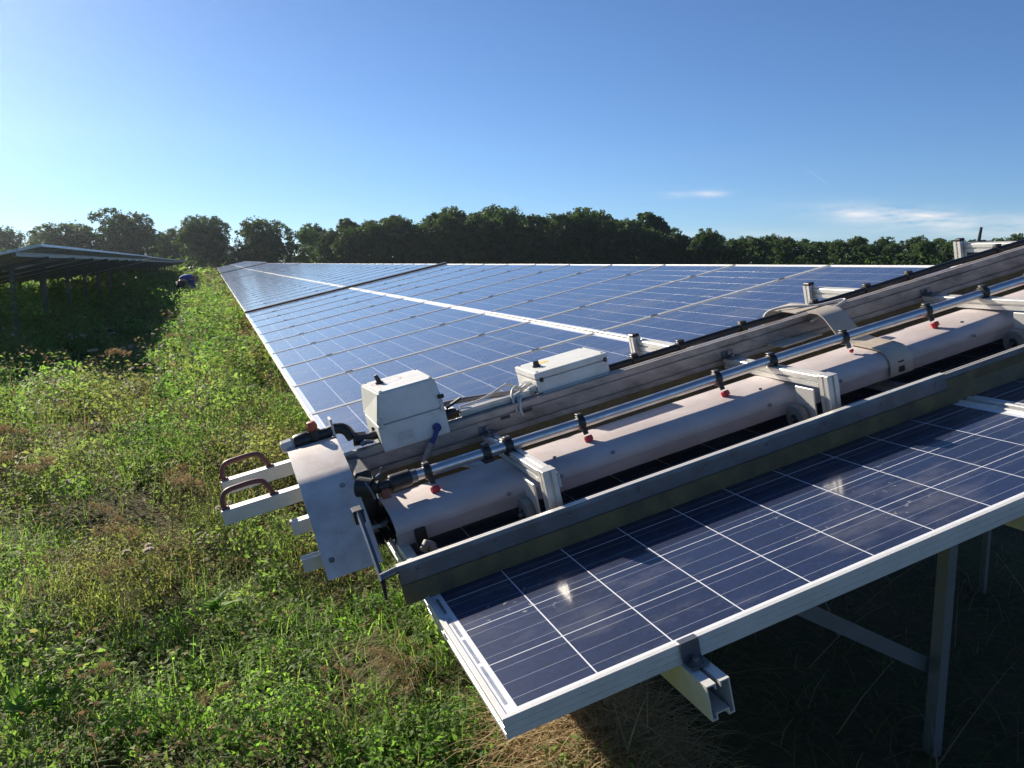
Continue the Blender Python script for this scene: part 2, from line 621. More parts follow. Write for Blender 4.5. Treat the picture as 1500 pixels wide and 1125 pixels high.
def solar_table(x, y, z, ncols, label, group=None, cells_cols=0, post_y0=1.0, post_step=2.8, ground=None, clamps=True, pitch=0.0, braces=True):
    """two panels up the slope, ncols along the row; lower near corner at x,y,z"""
    root = thing('solar_table', label, 'solar panels', (x, y, z), (pitch, -TILT, 0), group)
    for c in range(ncols):
        for r in range(2):
            jit = (random.uniform(-1, 1) * 0.0015, 0, random.uniform(-1, 1) * 0.0008)
            p = inst('solar_panel', SHEET_ME, root, (r * (PL + GAP) + jit[0], c * PP, jit[2]))
            inst('frame', FRAME_ME, p)
            if (r == 0 and c < cells_cols) or (r == 1 and c < min(cells_cols, 1)):
                for (u, v) in cell_centres():
                    inst('cell', CELL_ME, p, (u, v, 0))
                inst('ribbon', RIBBON_ME, p)
            else:
                g = inst('cell_grid', random.choice(GRID_MES), p)
                tag(g, kind='stuff')
        if clamps and 0 < c:
            for u in RAILS:
                inst('middle_clamp', CLAMP_ME, root, (u + random.uniform(-.004, .004), c * PP, 0))
    L = ncols * PP
    for u in RAILS:
        part('rail', sweep(bmesh.new(), rail_section(u), 0 + 1, -0.085, L + 0.06), 'alu_clean', root)
    ct, st = math.cos(TILT), math.sin(TILT)
    gz = (ground if ground is not None else 0.0) - z
    yy = post_y0
    # posts and braces hang in the tilted frame of the table: build them in its coordinates, turned back upright

    def up(bm):
        bm.transform(Matrix.Rotation(TILT, 4, 'Y'))
        return bm
    while yy < L:
        for (u, w) in ((0.92, 0.09), (2.48, 0.09 if braces else 0.13)):
            px, pz = u * ct, u * st
            part('post', up(post_bm(px, yy, gz - 0.3, pz - 0.15, w)), 'steel', root)
        a, b = 0.25, 3.1
        part('cross_beam', up(bar_between((a * ct, yy, a * st - 0.155), (b * ct, yy, b * st - 0.155), 0.07, 0.05)), 'steel', root)
        if braces:
            part('brace', up(bar_between((0.92 * ct + 0.02, yy - .05, gz + 0.25), (1.75 * ct, yy - .05, 1.75 * st - 0.17), 0.05)), 'steel', root)
        yy += post_step
    return root


t1 = solar_table(0, 0, EDGE_Z, 12, 'nearest blue solar panel table carrying the cleaning machine', None, 4, post_y0=3.4, post_step=2.8, ground=0.0)
# the end clamp on the near rail, with its bolt
ec = bmesh.new()
sec = [(-0.0005, 0.0035), (0.009, 0.0035), (0.009, 0.0006), (-0.0032, 0.0006), (-0.0032, -FH + 0.0030), (-0.034, -FH + 0.0030), (-0.034, -FH + 0.0062), (-0.0064, -FH + 0.0062), (-0.0064, 0.0035)]
sweep(ec, sec, 0, 0.349, 0.387)
ec_o = part('end_clamp', ec, 'galv', t1)
part('bolt', tube(tb([(0.368, -0.019, -FH + .0062), (0.368, -0.019, -FH + .0085)], 0.0105, 16), [(0.368, -0.019, -FH + .0085), (0.368, -0.019, -FH + .0165)], 0.0066, 6), 'bolt', ec_o)
for u in (1.276, 2.040, 2.948):
    b2 = bmesh.new()
    sweep(b2, sec, 0, u - .019, u + .019)
    part('end_clamp', b2, 'galv', t1)
# posts that carry the near end
ct, st = math.cos(TILT), math.sin(TILT)


def upright(bm):
    bm.transform(Matrix.Rotation(TILT, 4, 'Y'))
    return bm


part('post', upright(post_bm(1.80, 0.74, -1.15, 1.80 * math.tan(TILT) - 0.12, 0.045, 0.03)), 'steel', t1)
part('post', upright(post_bm(3.10, 1.66, -1.15, 3.10 * math.tan(TILT) - 0.12, 0.03, 0.014)), 'steel', t1)
part('brace', upright(bar_between((0.72, 0.78, -0.02), (1.82, 0.78, -0.60), 0.05)), 'steel', t1)
part('cross_beam', upright(bar_between((0.25, 0.80, 0.25 * math.tan(TILT) - 0.155), (3.1, 0.80, 3.1 * math.tan(TILT) - 0.155), 0.07, 0.05)), 'steel', t1)

ROWG = 'tables farther along the same row as the cleaning machine'
t2 = solar_table(0.01, 12.56, EDGE_Z, 24, 'solar panel table just past the dark gap behind the nearest table', None, 0, ground=0.0)
part('gap_shade_strip', bx((-0.01, -0.30, -0.045), (3.36, -0.10, 0.022), 0.008), 'black', t2)  # added black bar: shade of the open gap between the tables
solar_table(0.0, 37.3, EDGE_Z + 0.01, 24, 'far solar panel table third along the row of the cleaning machine', None, 0, ground=0.0, clamps=False)
solar_table(-0.02, 62.0, EDGE_Z + 0.08, 24, 'very far solar panel table fourth along the row of the cleaning machine', None, 0, ground=0.0, clamps=False, pitch=0.004)
solar_table(-0.05, 86.8, EDGE_Z + 0.19, 18, 'last solar panel table at the tree end of the row', None, 0, ground=0.0, clamps=False, pitch=0.003)

# the row to the left: seen from its high back edge
LX, LZ, LG = -6.09, 1.15, 0.30
solar_table(LX, 13.0, LZ, 24, 'near end table of the neighbouring row, its shaded back on steel posts', None, 0, post_y0=1.9, ground=LG, clamps=False, braces=False)
solar_table(LX, 37.5, LZ - 0.02, 24, 'second table of the neighbouring row seen from behind', None, 0, ground=LG, clamps=False, braces=False, pitch=-0.002)
solar_table(LX, 62.0, LZ - 0.05, 24, 'far table of the neighbouring row, close to the old trees', None, 0, ground=LG, clamps=False, braces=False, pitch=0.002)
solar_table(LX - 7.6, 17.0, LZ + 0.25, 16, 'solar panel table two rows away, behind the neighbouring row', None, 0, ground=LG, clamps=False, braces=False)

# ------------------------------------------------------------------ the cleaning machine (u up the slope, v along the row, h off the glass)
R = thing('panel_cleaning_machine', 'long wheeled brush machine with spray pipe and grey control boxes lying across the panels', 'cleaning machine',
          (0, 0, EDGE_Z), (0, -TILT, 0))
UE = 3.48
part('main_beam', sweep(bmesh.new(), slot_section(1.14, 0.191, 0.040, 0.082, 1, 2, 0.0075, 0.007), 0, -0.06, UE), 'beam', R)
part('beam_cap_rail', sweep(bmesh.new(), slot_section(1.165, 0.243, 0.030, 0.020, 1, 1, 0.006, 0.004), 0, 0.33, 0.56), 'alu', R)
part('rear_skirt', sweep(bmesh.new(), [(1.128, 0.150), (1.128, 0.105), (1.122, 0.055), (1.126, 0.055), (1.133, 0.105), (1.133, 0.150)], 0, 0.02, UE - .05), 'rubber', R)

# brush cover: half round sheet with a folded lip, in two lengths
CPROF = [(0.782, 0.044), (0.7765, 0.062), (0.7715, 0.080), (0.7690, 0.0815), (0.7675, 0.094), (0.7715, 0.1075), (0.7810, 0.1180), (0.7960, 0.1250), (0.816, 0.1290), (0.840, 0.1318), (0.870, 0.1342), (0.900, 0.1356), (0.925, 0.1355),
         (0.950, 0.1330), (0.972, 0.1275), (0.990, 0.118), (1.006, 0.100), (1.018, 0.076), (1.024, 0.045), (1.026, 0.012)]


def cover_profile(off=0.0):
    """brush cover section, moved outwards by off"""
    out = []
    for i, p in enumerate(CPROF):
        a, b = Vector(CPROF[max(i - 1, 0)]), Vector(CPROF[min(i + 1, len(CPROF) - 1)])
        d = (b - a).normalized()
        out.append((p[0] - d.y * off, p[1] + d.x * off))
    return out


part('brush_cover', bent_sheet(bmesh.new(), cover_profile(), 0.0, 1.665, -0.003), 'cover', R, 0.6)
part('brush_cover', bent_sheet(bmesh.new(), cover_profile(-0.004), 1.645, UE - .02, -0.003), 'cover', R, 0.6)
for (u, k) in ((0.455, 4), (0.465, 8), (0.30, 4), (1.14, 4), (1.15, 8), (1.94, 4), (1.95, 8), (0.62, 5), (1.40, 4), (2.2, 4)):
    a, b = Vector(CPROF[k - 1]), Vector(CPROF[k + 1])
    dd = (b - a).normalized()
    d = Vector((0, -dd.y, dd.x))
    c = Vector((u + .012, *CPROF[k])) + d * .0030
    part('rivet', tb([c, c + d * 0.003, c + d * .004], [0.006, 0.005, 0.002], 8), 'bolt', R)
# hinge tab low on the cover by the end
part('cover_latch', bx((0.045, 0.764, 0.020), (0.075, 0.783, 0.085), 0.003), 'black', R)

# brush roller under the cover
bm = bmesh.new()
tube(bm, [(-0.045, 0.92, 0.07), (UE - .04, 0.92, 0.07)], 0.022, 14)
part('brush_shaft', bm, 'bolt', R)
nb = 9000
vv, ff = [], []
for k in range(nb):
    a = random.uniform(0, 2 * PI)
    u = random.uniform(-0.04, 3.40)
    r = random.uniform(0.060, 0.067)
    a2 = a + random.uniform(-.12, .12)
    du = random.uniform(-.01, .01)
    b0 = len(vv)
    vv += [(u - .004, 0.92 + .02 * math.cos(a), 0.07 + .02 * math.sin(a)), (u + .004, 0.92 + .02 * math.cos(a), 0.07 + .02 * math.sin(a)), (u + du, 0.92 + r * math.cos(a2), 0.07 + r * math.sin(a2))]
    ff.append((b0, b0 + 1, b0 + 2))
me = bpy.data.meshes.new('brush_bristles')
me.from_pydata(vv, [], ff)
tag(link(bpy.data.objects.new('brush_bristles', me), R, M['black']), kind='stuff')

# end plates: broad strips bent over the drive at each end
EPROF = [(1.235, 0.268), (1.19, 0.277), (1.14, 0.2765), (1.09, 0.264), (1.00, 0.2365), (0.985, 0.2305), (0.972, 0.2225), (0.94, 0.2010), (0.90, 0.173), (0.86, 0.143), (0.825, 0.108), (0.795, 0.068), (0.775, 0.026)]
ep = part('end_plate', bent_sheet(bmesh.new(), EPROF, -0.192, -0.050, -0.004), 'plate', R, 0.5)
for (u, k) in ((-0.085, 7), (-0.170, 11), (-0.062, 9)):
    p = EPROF[k]
    part('screw', tb([(u, p[0], p[1]), (u, p[0] - .003, p[1] + .005)], [0.009, 0.007], 10), 'bolt', ep)
part('end_plate', bent_sheet(bmesh.new(), EPROF, UE - .02, UE + 0.12, -0.004), 'plate', R, 0.5)
# middle mount: the same bent strip across beam and cover, and a second one behind the beam
MPROF = [(1.118, 0.240), (1.06, 0.236), (1.035, 0.222), (0.985, 0.170), (0.955, 0.150), (0.90, 0.1415), (0.83, 0.1370), (0.795, 0.1310), (0.776, 0.120), (0.7655, 0.104), (0.7625, 0.085), (0.768, 0.052)]
mp = part('middle_mount', bent_sheet(bmesh.new(), MPROF, 1.600, 1.690, -0.004), 'beige', R, 0.5)
part('mount_slot', bx((1.632, 0.7595, 0.060), (1.655, 0.7665, 0.096)), 'black', mp)
part('mount_flange', bx((1.520, 1.05, 0.165), (1.600, 1.115, 0.1705), .001), 'beige', mp)
part('mount_flange', bx((1.420, 1.03, 0.170), (1.515, 1.115, 0.1755), .001), 'beige', mp)
part('middle_mount', bent_sheet(bmesh.new(), [(1.40, 0.06), (1.395, 0.15), (1.37, 0.215), (1.33, 0.238), (1.27, 0.240), (1.175, 0.236)], 1.60, 1.70, 0.004), 'beige', R, 0.5)
part('mount_cable', tb(curve_pts([(1.55, 1.30, 0.19), (1.57, 1.30, 0.235), (1.62, 1.25, 0.248), (1.70, 1.19, 0.236), (1.78, 1.13, 0.240), (1.60, 1.10, 0.21)], 8), 0.0045, 8), 'cable', R, 0.8)

# cross arms, posts and wheels
ARMS = (0.385, 1.262, 2.130, 2.990)


def wheel(parent, u, v, r=0.043, w=0.026):
    prof = [(0.012, -w / 2), (r - .012, -w / 2), (r - .004, -w / 2 + .001), (r, -w / 2 + .006), (r, w / 2 - .006), (r - .004, w / 2 - .001), (r - .012, w / 2), (0.012, w / 2)]

    def lathe(pr, seg=26):
        bm = bmesh.new()
        rr = [[bm.verts.new((u + y, v + q * math.cos(2 * PI * k / seg), r + q * math.sin(2 * PI * k / seg))) for k in range(seg)] for (q, y) in pr]
        for i in range(len(rr)):
            a, b = rr[i], rr[(i + 1) % len(rr)]
            for k in range(seg):
                bm.faces.new((a[k], a[(k + 1) % seg], b[(k + 1) % seg], b[k]))
        return bm
    wl = part('wheel', lathe(prof), 'tyre', parent, 0.7)
    part('hub', lathe([(0.001, -w / 2 - .003), (0.013, -w / 2 - .003), (0.020, -w / 2 + .004), (r - .013, -w / 2 + .006), (r - .013, w / 2 - .006), (0.020, w / 2 - .004), (0.013, w / 2 + .003), (0.001, w / 2 + .003)]), 'black', wl, 0.7)
    part('axle', tb([(u - w / 2 - .014, v, r), (u + w / 2 + .012, v, r)], 0.006, 10), 'galv', wl)


for i, u in enumerate(ARMS):
    part('front_arm', sweep(bmesh.new(), slot_section(u, 0.154, 0.036, 0.036, 1, 1), 1, 0.655, 1.119), 'alu_clean', R)
    po = part('front_post', sweep(bmesh.new(), slot_section(u, 0.634, 0.036, 0.040, 1, 1), 2, 0.035, 0.172), 'alu_clean', R)
    part('post_cap', bx((u - .0185, 0.6135, 0.172), (u + .0185, 0.6545, 0.175), .001), 'alu', po)
    part('side_knob', bx((u + .019, 0.622, 0.118), (u + .029, 0.644, 0.158), .003), 'cable', po)
    part('wheel_bracket', bx((u - .034, 0.662, 0.030), (u - .029, 0.740, 0.135), .001), 'alu_clean', R)
    wheel(R, u - 0.052 if i else u - 0.046, 0.722)
    # corner bracket on the beam
    bm = bmesh.new()
    sweep(bm, [(1.1195, 0.195), (1.1145, 0.195), (1.1145, 0.178), (1.068, 0.178), (1.068, 0.173), (1.1195, 0.173)], 0, u - .022, u + .022)
    cb = part('corner_bracket', bm, 'galv', R)
    part('bolt', tb([(u, 1.1145, 0.187), (u, 1.106, 0.187)], 0.006, 6), 'bolt', cb)
    part('bolt', tb([(u, 1.085, 0.178), (u, 1.085, 0.185)], 0.006, 6), 'bolt', cb)
    part('rear_arm', sweep(bmesh.new(), slot_section(u - .01, 0.165, 0.038, 0.040, 1, 1), 1, 1.161, 1.70), 'alu_clean', R)
    rp = part('rear_post', sweep(bmesh.new(), slot_section(u - .03, 1.715, 0.036, 0.040, 1, 1), 2, 0.035, 0.200), 'alu_clean', R)
    part('post_cap', bx((u - .046, 1.697, 0.200), (u - .014, 1.733, 0.212), .003), 'black', rp)
    wheel(R, u - 0.055, 1.66)
# small aerial on the upper end
an = part('aerial_base', bx((3.02, 1.69, 0.15), (3.10, 1.74, 0.175), .004), 'black', R)
part('aerial', tb([(3.07, 1.71, 0.172), (3.095, 1.71, 0.235)], [.008, .006], 8), 'black', an)

# front spray pipe, clamps and nozzles
PV, PH = 0.880, 0.1865
bm = bmesh.new()
n = 24
tube(bm, [(0.10 + (UE - .15) * k / n, PV + 0.002 * math.sin(k * .9), PH - 0.002 * math.sin(k * .5)) for k in range(n + 1)], 0.0155, 18)
sp = part('spray_pipe', bm, 'pipe', R, 0.7)


def clamp_bm(u, v, h, r=0.0215, w=0.017, foot=True):
    bm = tb([(u - w / 2, v, h), (u - w / 2 + .002, v, h), (u + w / 2 - .002, v, h), (u + w / 2, v, h)], [r - .002, r, r, r - .002], 18)
    box(bm, (u - w / 2 + .001, v - .012, h + r - .004), (u + w / 2 - .001, v + .012, h + r + .005), .002)
    if foot:
        box(bm, (u - w / 2 - .003, v - .016, h - r - .004), (u + w / 2 + .003, v + .016, h - r + .008), .002)
    return bm


for u in (0.307, 0.374, 1.260, 2.134, 2.99):
    part('pipe_clamp', clamp_bm(u, PV, PH, 0.022 if u > .3 else .024, 0.022), 'black', R, 0.7)
NOZ = (0.136, 0.598, 1.060, 1.539, 1.883, 2.35, 2.80, 3.25)
for i, u in enumerate(NOZ):
    nz = part('nozzle_clamp', clamp_bm(u, PV, PH, 0.0215, 0.020, False), 'black', R, 0.7)
    part('nozzle_stem', tb([(u + .003, PV - .010, PH - .014), (u + .004, PV - .018, PH - .034)], [.0085, .0075], 12), 'galv' if i == 3 else 'black', nz, 0.7)
    c = Vector((u + .005, PV - .022, PH - .038))
    d = Vector((0.05, -.35, -.9)).normalized()
    k = 0.55 if i == 3 else 1.0
    cap = tb([c, c + d * .004, c + d * .014 * k, c + d * .0155 * k], [.0115 * k, .0135 * k, .0135 * k, .010 * k], 8)
    tube(cap, [c + d * .0155 * k, c + d * .021 * k], [.007 * k, .006 * k], 8)
    part('nozzle_cap', cap, 'red', nz)

# valve and hose coupling at the low end of the pipe
part('pipe_valve', tube(tb([(0.030, PV, PH), (0.034, PV, PH), (0.086, PV, PH), (0.090, PV, PH)], [.019, .0225, .0225, .019], 18), [(0.000, PV, PH), (0.030, PV, PH)], 0.013, 14), 'black', R, 0.6)
part('pipe_collar', tb([(0.088, PV, PH), (0.106, PV, PH)], 0.018, 18), 'galv', R, 0.6)
part('coupling', tube(tb([(-0.046, PV + .035, PH + .005), (-0.012, PV + .01, PH)], [.03, .024], 14), [(-0.014, PV + .01, PH), (0.004, PV, PH)], .017, 14), 'black', R, 0.6)
part('coupling_handle', bx((0.002, PV - .016, PH - .034), (0.026, PV + .008, PH - .006), .003), 'grip', R)
part('coupling_latch', tb(curve_pts([(-.032, PV - .02, PH + .03), (-.026, PV - .03, PH + .01), (-.020, PV - .03, PH - .018)], 5), .003, 8), 'galv', R)
part('coupling_nut', tube(tb([(0.004, PV + .02, PH + .018), (0.018, PV + .02, PH + .024)], .008, 6), [(0.016, PV + .02, PH + .028), (0.022, PV + .018, PH + .045)], .003, 6), 'galv', R)
part('supply_hose', tb(curve_pts([(0.235, 1.10, 0.12), (0.27, 1.03, 0.135), (0.31, 0.98, 0.12), (0.33, 0.95, 0.10)], 6), 0.014, 12), 'cable', R, 0.8)

# rear pipe
RV, RH = 1.250, 0.2225
part('rear_pipe', tb([(0.30 + (UE - .40) * k / 16, RV, RH + .0015 * math.sin(k * 1.3)) for k in range(17)], 0.0125, 14), 'black', R, 0.7)
for u in (0.985, 1.168, 1.426, 1.743, 1.986, 2.189, 2.646, 3.05):
    part('pipe_clamp', clamp_bm(u, RV, RH, 0.0185, 0.026), 'black', R, 0.7)
vb = part('rear_valve', tube(tb([(0.285, 1.20, 0.243), (0.325, 1.215, 0.236)], [.017, .017], 14), [(0.24, 1.19, 0.245), (0.29, 1.20, 0.243)], .012, 12), 'black', R, 0.6)
part('valve_lever', bar_between((0.300, 1.205, 0.262), (0.352, 1.205, 0.280), 0.008, 0.012), 'black', vb)
part('rear_hose', tb(curve_pts([(0.27, 1.26, 0.265), (0.36, 1.25, 0.262), (0.45, 1.24, 0.252), (0.55, 1.25, 0.235)], 6), 0.0085, 10), 'beam', R, 0.8)

# control box with angled lid by the low end
b1 = part('control_box', bx((0.069, 1.112, 0.208), (0.276, 1.345, 0.2885), .006, 2), 'box', R)
tag(b1, 'tall pale grey switch box with sloping lid')
bm = bmesh.new()
lo = [bm.verts.new(c) for c in ((0.067, 1.110, 0.2905), (0.278, 1.110, 0.2905), (0.278, 1.347, 0.2905), (0.067, 1.347, 0.2905))]
hi = [bm.verts.new(c) for c in ((0.094, 1.122, 0.383), (0.268, 1.122, 0.383), (0.268, 1.338, 0.383), (0.080, 1.338, 0.383))]
bm.faces.new(lo[::-1])
bm.faces.new(hi)
for k in range(4):
    bm.faces.new((lo[k], lo[(k + 1) % 4], hi[(k + 1) % 4], hi[k]))
bmesh.ops.bevel(bm, geom=bm.edges[:], offset=.005, segments=2, affect='EDGES')
lid = part('lid', bm, 'box', b1)
kn = tb([(0.128, 1.262, 0.383), (0.128, 1.262, 0.389)], [.013, .012], 14)
tube(kn, [(0.128, 1.262, 0.389), (0.122, 1.262, 0.412)], [.008, .006], 10)
part('knob', kn, 'black', b1)
# thin red ring drawn on the lid
bm = bmesh.new()
ns = 40
rin, rout = [], []
for k in range(ns):
    a = 2 * PI * k / ns
    c, s = math.cos(a), math.sin(a)
    rin.append(bm.verts.new((0.150 + .046 * c, 1.262 + .030 * s, 0.3836)))
    rout.append(bm.verts.new((0.150 + .048 * c, 1.262 + .032 * s, 0.3836)))
for k in range(ns):
    j = (k + 1) % ns
    if k not in (5, 6):
        bm.faces.new((rin[k], rout[k], rout[j], rin[j]))
part('red_ring', bm, 'red', b1)
for (u, v) in ((0.075, 1.108), (0.262, 1.108)):
    part('lid_clip', bx((u, v, 0.278), (u + .012, v + .008, 0.312), .002), 'cable', b1)
for (u, v) in ((0.105, 1.135), (0.258, 1.135), (0.095, 1.327), (0.258, 1.327)):
    part('screw', tb([(u, v, 0.383), (u, v, 0.3848)], [.005, .004], 10), 'bolt', b1)
part('label_plate', bx((0.120, 1.1095, 0.228), (0.165, 1.1118, 0.252)), 'cable', b1)
part('hinge', bx((0.262, 1.1055, 0.318), (0.281, 1.116, 0.330), .002), 'black', b1)
part('vent', tb([(0.068, 1.20, 0.262), (0.062, 1.20, 0.262)], .011, 12), 'black', b1)
# lever valve on its front: blue end, grey hose tail
lv = part('lever', tb([(0.237, 1.111, 0.237), (0.237, 1.100, 0.237)], [.0135, .0125], 16), 'blue', b1)
part('lever_arm', tb([(0.237, 1.100, 0.237), (0.222, 1.098, 0.214), (0.206, 1.096, 0.197)], [.008, .0075, .0085], 10), 'blue', lv)
part('lever_sleeve', tb([(0.208, 1.096, 0.199), (0.185, 1.094, 0.172), (0.163, 1.092, 0.147)], [.010, .009, .005], 10), 'beam', lv)

# long junction box
b2 = part('junction_box', bx((0.588, 1.148, 0.234), (0.842, 1.330, 0.276), .004, 2), 'box', R)
tag(b2, 'long low pale grey junction box with cable glands')
part('lid', bx((0.586, 1.146, 0.2775), (0.844, 1.332, 0.300), .005, 2), 'box', b2)
part('base_plate', bx((0.60, 1.142, 0.205), (0.835, 1.20, 0.2335), .002), 'box', b2)
part('knob', tube(tb([(0.630, 1.235, 0.300), (0.630, 1.235, 0.305)], .014, 14), [(0.630, 1.235, 0.305), (0.630, 1.235, 0.320)], [.011, .009], 8), 'black', b2)
for (u, v) in ((0.600, 1.160), (0.830, 1.160), (0.600, 1.318), (0.830, 1.318)):
    part('screw', tb([(u, v, 0.300), (u, v, 0.3018)], [.005, .004], 10), 'bolt', b2)
part('sticker', bx((0.655, 1.262, 0.3001), (0.685, 1.285, 0.3006)), 'yellow', b2)
for (u, h) in ((0.600, 0.268), (0.826, 0.272)):
    part('lid_clip', bx((u, 1.1415, h), (u + .011, 1.150, h + .014), .002), 'black', b2)
for (v, h) in ((1.170, 0.252), (1.205, 0.256), (1.240, 0.252), (1.190, 0.224)):
    part('gland', tube(tb([(0.588, v, h), (0.570, v, h - .003)], .0125, 8), [(0.571, v, h - .003), (0.556, v, h - .006)], [.011, .008], 10), 'cable', b2)
for ctrl in (((0.556, 1.170, 0.246), (0.525, 1.155, 0.250), (0.508, 1.125, 0.225), (0.510, 1.115, 0.190)),
             ((0.556, 1.205, 0.250), (0.530, 1.190, 0.268), (0.500, 1.150, 0.255), (0.495, 1.118, 0.205)),
             ((0.556, 1.240, 0.246), (0.520, 1.235, 0.272), (0.490, 1.205, 0.275), (0.42, 1.20, 0.258), (0.34, 1.20, 0.254)),
             ((0.556, 1.190, 0.218), (0.530, 1.150, 0.240), (0.512, 1.122, 0.232), (0.505, 1.116, 0.200))):
    part('cable', tb(curve_pts(ctrl, 7), 0.0042, 8), 'cable', R, 0.8)
for u in (0.44, 0.515):
    part('beam_slot_nut', bx((u, 1.117, 0.196), (u + .03, 1.1205, 0.206), .001), 'black', R)

# carrying bars with red-brown grips, and two stub bars
for (v, ht, u0) in ((1.240, 0.238, -0.392), (1.062, 0.204, -0.402)):
    cbm = part('carrying_bar', sweep(bmesh.new(), slot_section(v, ht - .020, 0.040, 0.040, 1, 0, .006, .004), 0, u0, -0.10), 'alu_clean', R)
    c = [(u0 + .008, v, ht - .001), (u0 + .012, v, ht + .028), (u0 + .026, v, ht + .046), (u0 + .06, v, ht + .050), (u0 + .100, v, ht + .050), (u0 + .122, v, ht + .044), (u0 + .132, v, ht + .028), (u0 + .142, v, ht - .001)]
    P = curve_pts(c, 5)
    g = tb(P, 0.0075, 10)
    box(g, (u0 + .001, v - .011, ht), (u0 + .022, v + .011, ht + .006), .002)
    box(g, (u0 + .131, v - .011, ht), (u0 + .154, v + .011, ht + .006), .002)
    part('grip', g, 'grip', cbm, 0.7)
for (v, ht) in ((0.922, 0.157), (0.868, 0.071)):
    part('stub_bar', sweep(bmesh.new(), slot_section(v, ht - .018, 0.036, 0.036, 1, 0, .006, .004), 0, -0.240, -0.13), 'alu_clean', R)

# water inlet above the end plate: grey connector, black body, orange cap, elbow
wi = part('water_inlet', tube(tb([(-0.165, 1.215, 0.290), (-0.158, 1.215, 0.290), (-0.125, 1.213, 0.292), (-0.118, 1.213, 0.292)], [.020, .023, .023, .019], 16),
                              [(-0.118, 1.213, 0.292), (-0.06, 1.212, 0.292)], .017, 16), 'black', R, 0.6)
part('hose_connector', tb([(-0.205, 1.216, 0.288), (-0.200, 1.216, 0.288), (-0.172, 1.215, 0.290), (-0.165, 1.215, 0.290)], [.015, .0185, .0185, .014], 8), 'cable', wi)
part('cap', tb([(-0.108, 1.213, 0.300), (-0.106, 1.213, 0.318), (-0.105, 1.213, 0.326), (-0.105, 1.213, 0.338), (-0.105, 1.213, 0.340)], [.014, .017, .017, .013, .006], 8), 'orange', wi)
part('tee', tb([(-0.105, 1.213, 0.285), (-0.105, 1.213, 0.312)], .0205, 14), 'black', wi, 0.6)
part('elbow', tb(curve_pts([(-0.070, 1.212, 0.292), (-0.034, 1.210, 0.297), (-0.012, 1.20, 0.286), (-0.002, 1.185, 0.262)], 6), .0165, 14), 'black', wi, 0.8)
part('tail_fitting', tube(tb([(-0.002, 1.175, 0.258), (0.035, 1.172, 0.252)], [.021, .021], 8), [(0.034, 1.172, 0.252), (0.085, 1.18, 0.252)], .013, 12), 'black', wi, 0.6)
part('hose_tie', bx((-0.052, 1.195, 0.27), (-0.045, 1.245, 0.332), .001), 'cable', wi)
part('fixing_stud', tb([(0.012, 1.140, 0.245), (0.026, 1.140, 0.250), (0.050, 1.140, 0.244)], [.007, .008, .005], 8), 'galv', R)
part('drive_motor', bx((-0.048, 0.93, 0.075), (-0.004, 1.11, 0.225), .006), 'black', R)

# squeegee: rubber blade under a galvanised strip, two lengths
part('squeegee_blade', sweep(bmesh.new(), [(0.5580, 0.070), (0.5565, 0.040), (0.5520, -0.0042), (0.556, -0.0042), (0.563, 0.040), (0.563, 0.070)], 0, -0.046, 1.70), 'rubber', R)
bm = bent_sheet(bmesh.new(), [(0.571, 0.080), (0.573, 0.0885), (0.566, 0.0902), (0.5575, 0.0885), (0.5565, 0.082), (0.5535, 0.046), (0.5515, 0.0445)], -0.044, 1.600, -0.0022)
st1 = part('squeegee_strip', bm, 'strip', R)
part('sunlit_lip', sweep(bmesh.new(), [(0.5572, 0.0890), (0.5735, 0.0890), (0.5735, 0.0922), (0.5572, 0.0922)], 0, -0.044, 1.600), 'alu_clean', st1)  # added pale bar: sunlight on the strip's top lip, put in as colour
for k in range(9):
    u = 0.0 + k * 0.195
    part('screw', tb([(u, 0.5545, 0.070), (u, 0.5505, 0.070)], [.006, .004], 8), 'galv', st1)
part('squeegee_blade', sweep(bmesh.new(), [(0.5675, 0.080), (0.5675, 0.040), (0.558, -0.0042), (0.562, -0.0042), (0.573, 0.040), (0.573, 0.080)], 0, 1.60, UE - .05), 'rubber', R)
st2 = part('squeegee_strip', bent_sheet(bmesh.new(), [(0.584, 0.074), (0.584, 0.0815), (0.577, 0.0830), (0.5665, 0.0815), (0.5655, 0.070)], 1.605, UE - .06, -0.0022), 'strip', R)
part('sunlit_lip', sweep(bmesh.new(), [(0.5672, 0.0816), (0.5840, 0.0816), (0.5840, 0.0846), (0.5672, 0.0846)], 0, 1.606, UE - .06), 'alu', st2)  # sunlit lip of the second length, likewise a paler added bar
for u in ARMS:
    part('squeegee_bracket', bx((u - .012, 0.5655, 0.060), (u + .012, 0.600, 0.064), .001), 'galv', R)
# outer end bracket of the squeegee with a flat strut to the end plate
part('end_strut', tb([(-0.079, 0.750, 0.180), (-0.081, 0.655, 0.130), (-0.083, 0.556, 0.070)], .0065, 6), 'galv', R)
part('end_strut_tip', tb([(-0.083, 0.556, 0.070), (-0.086, 0.552, 0.026)], [.006, .003], 6), 'black', R)
part('end_tube', tb([(-0.084, 0.566, 0.076), (-0.040, 0.570, 0.080)], .0095, 12), 'galv', R)
part('strut_bracket', bx((-0.092, 0.748, 0.150), (-0.066, 0.790, 0.186), .002), 'black', R)
part('guide_roller', tb([(0.040, 0.655, 0.070), (0.052, 0.668, 0.078), (0.064, 0.668, 0.070), (0.070, 0.655, 0.030)], [.010, .011, .011, .010], 12), 'tyre', R, 0.8)
part('end_frame', bx((-0.004, 0.600, 0.028), (0.026, 0.800, 0.050), .003), 'alu', R)

# ------------------------------------------------------------------ ground
_pt = rng.random((64, 64))


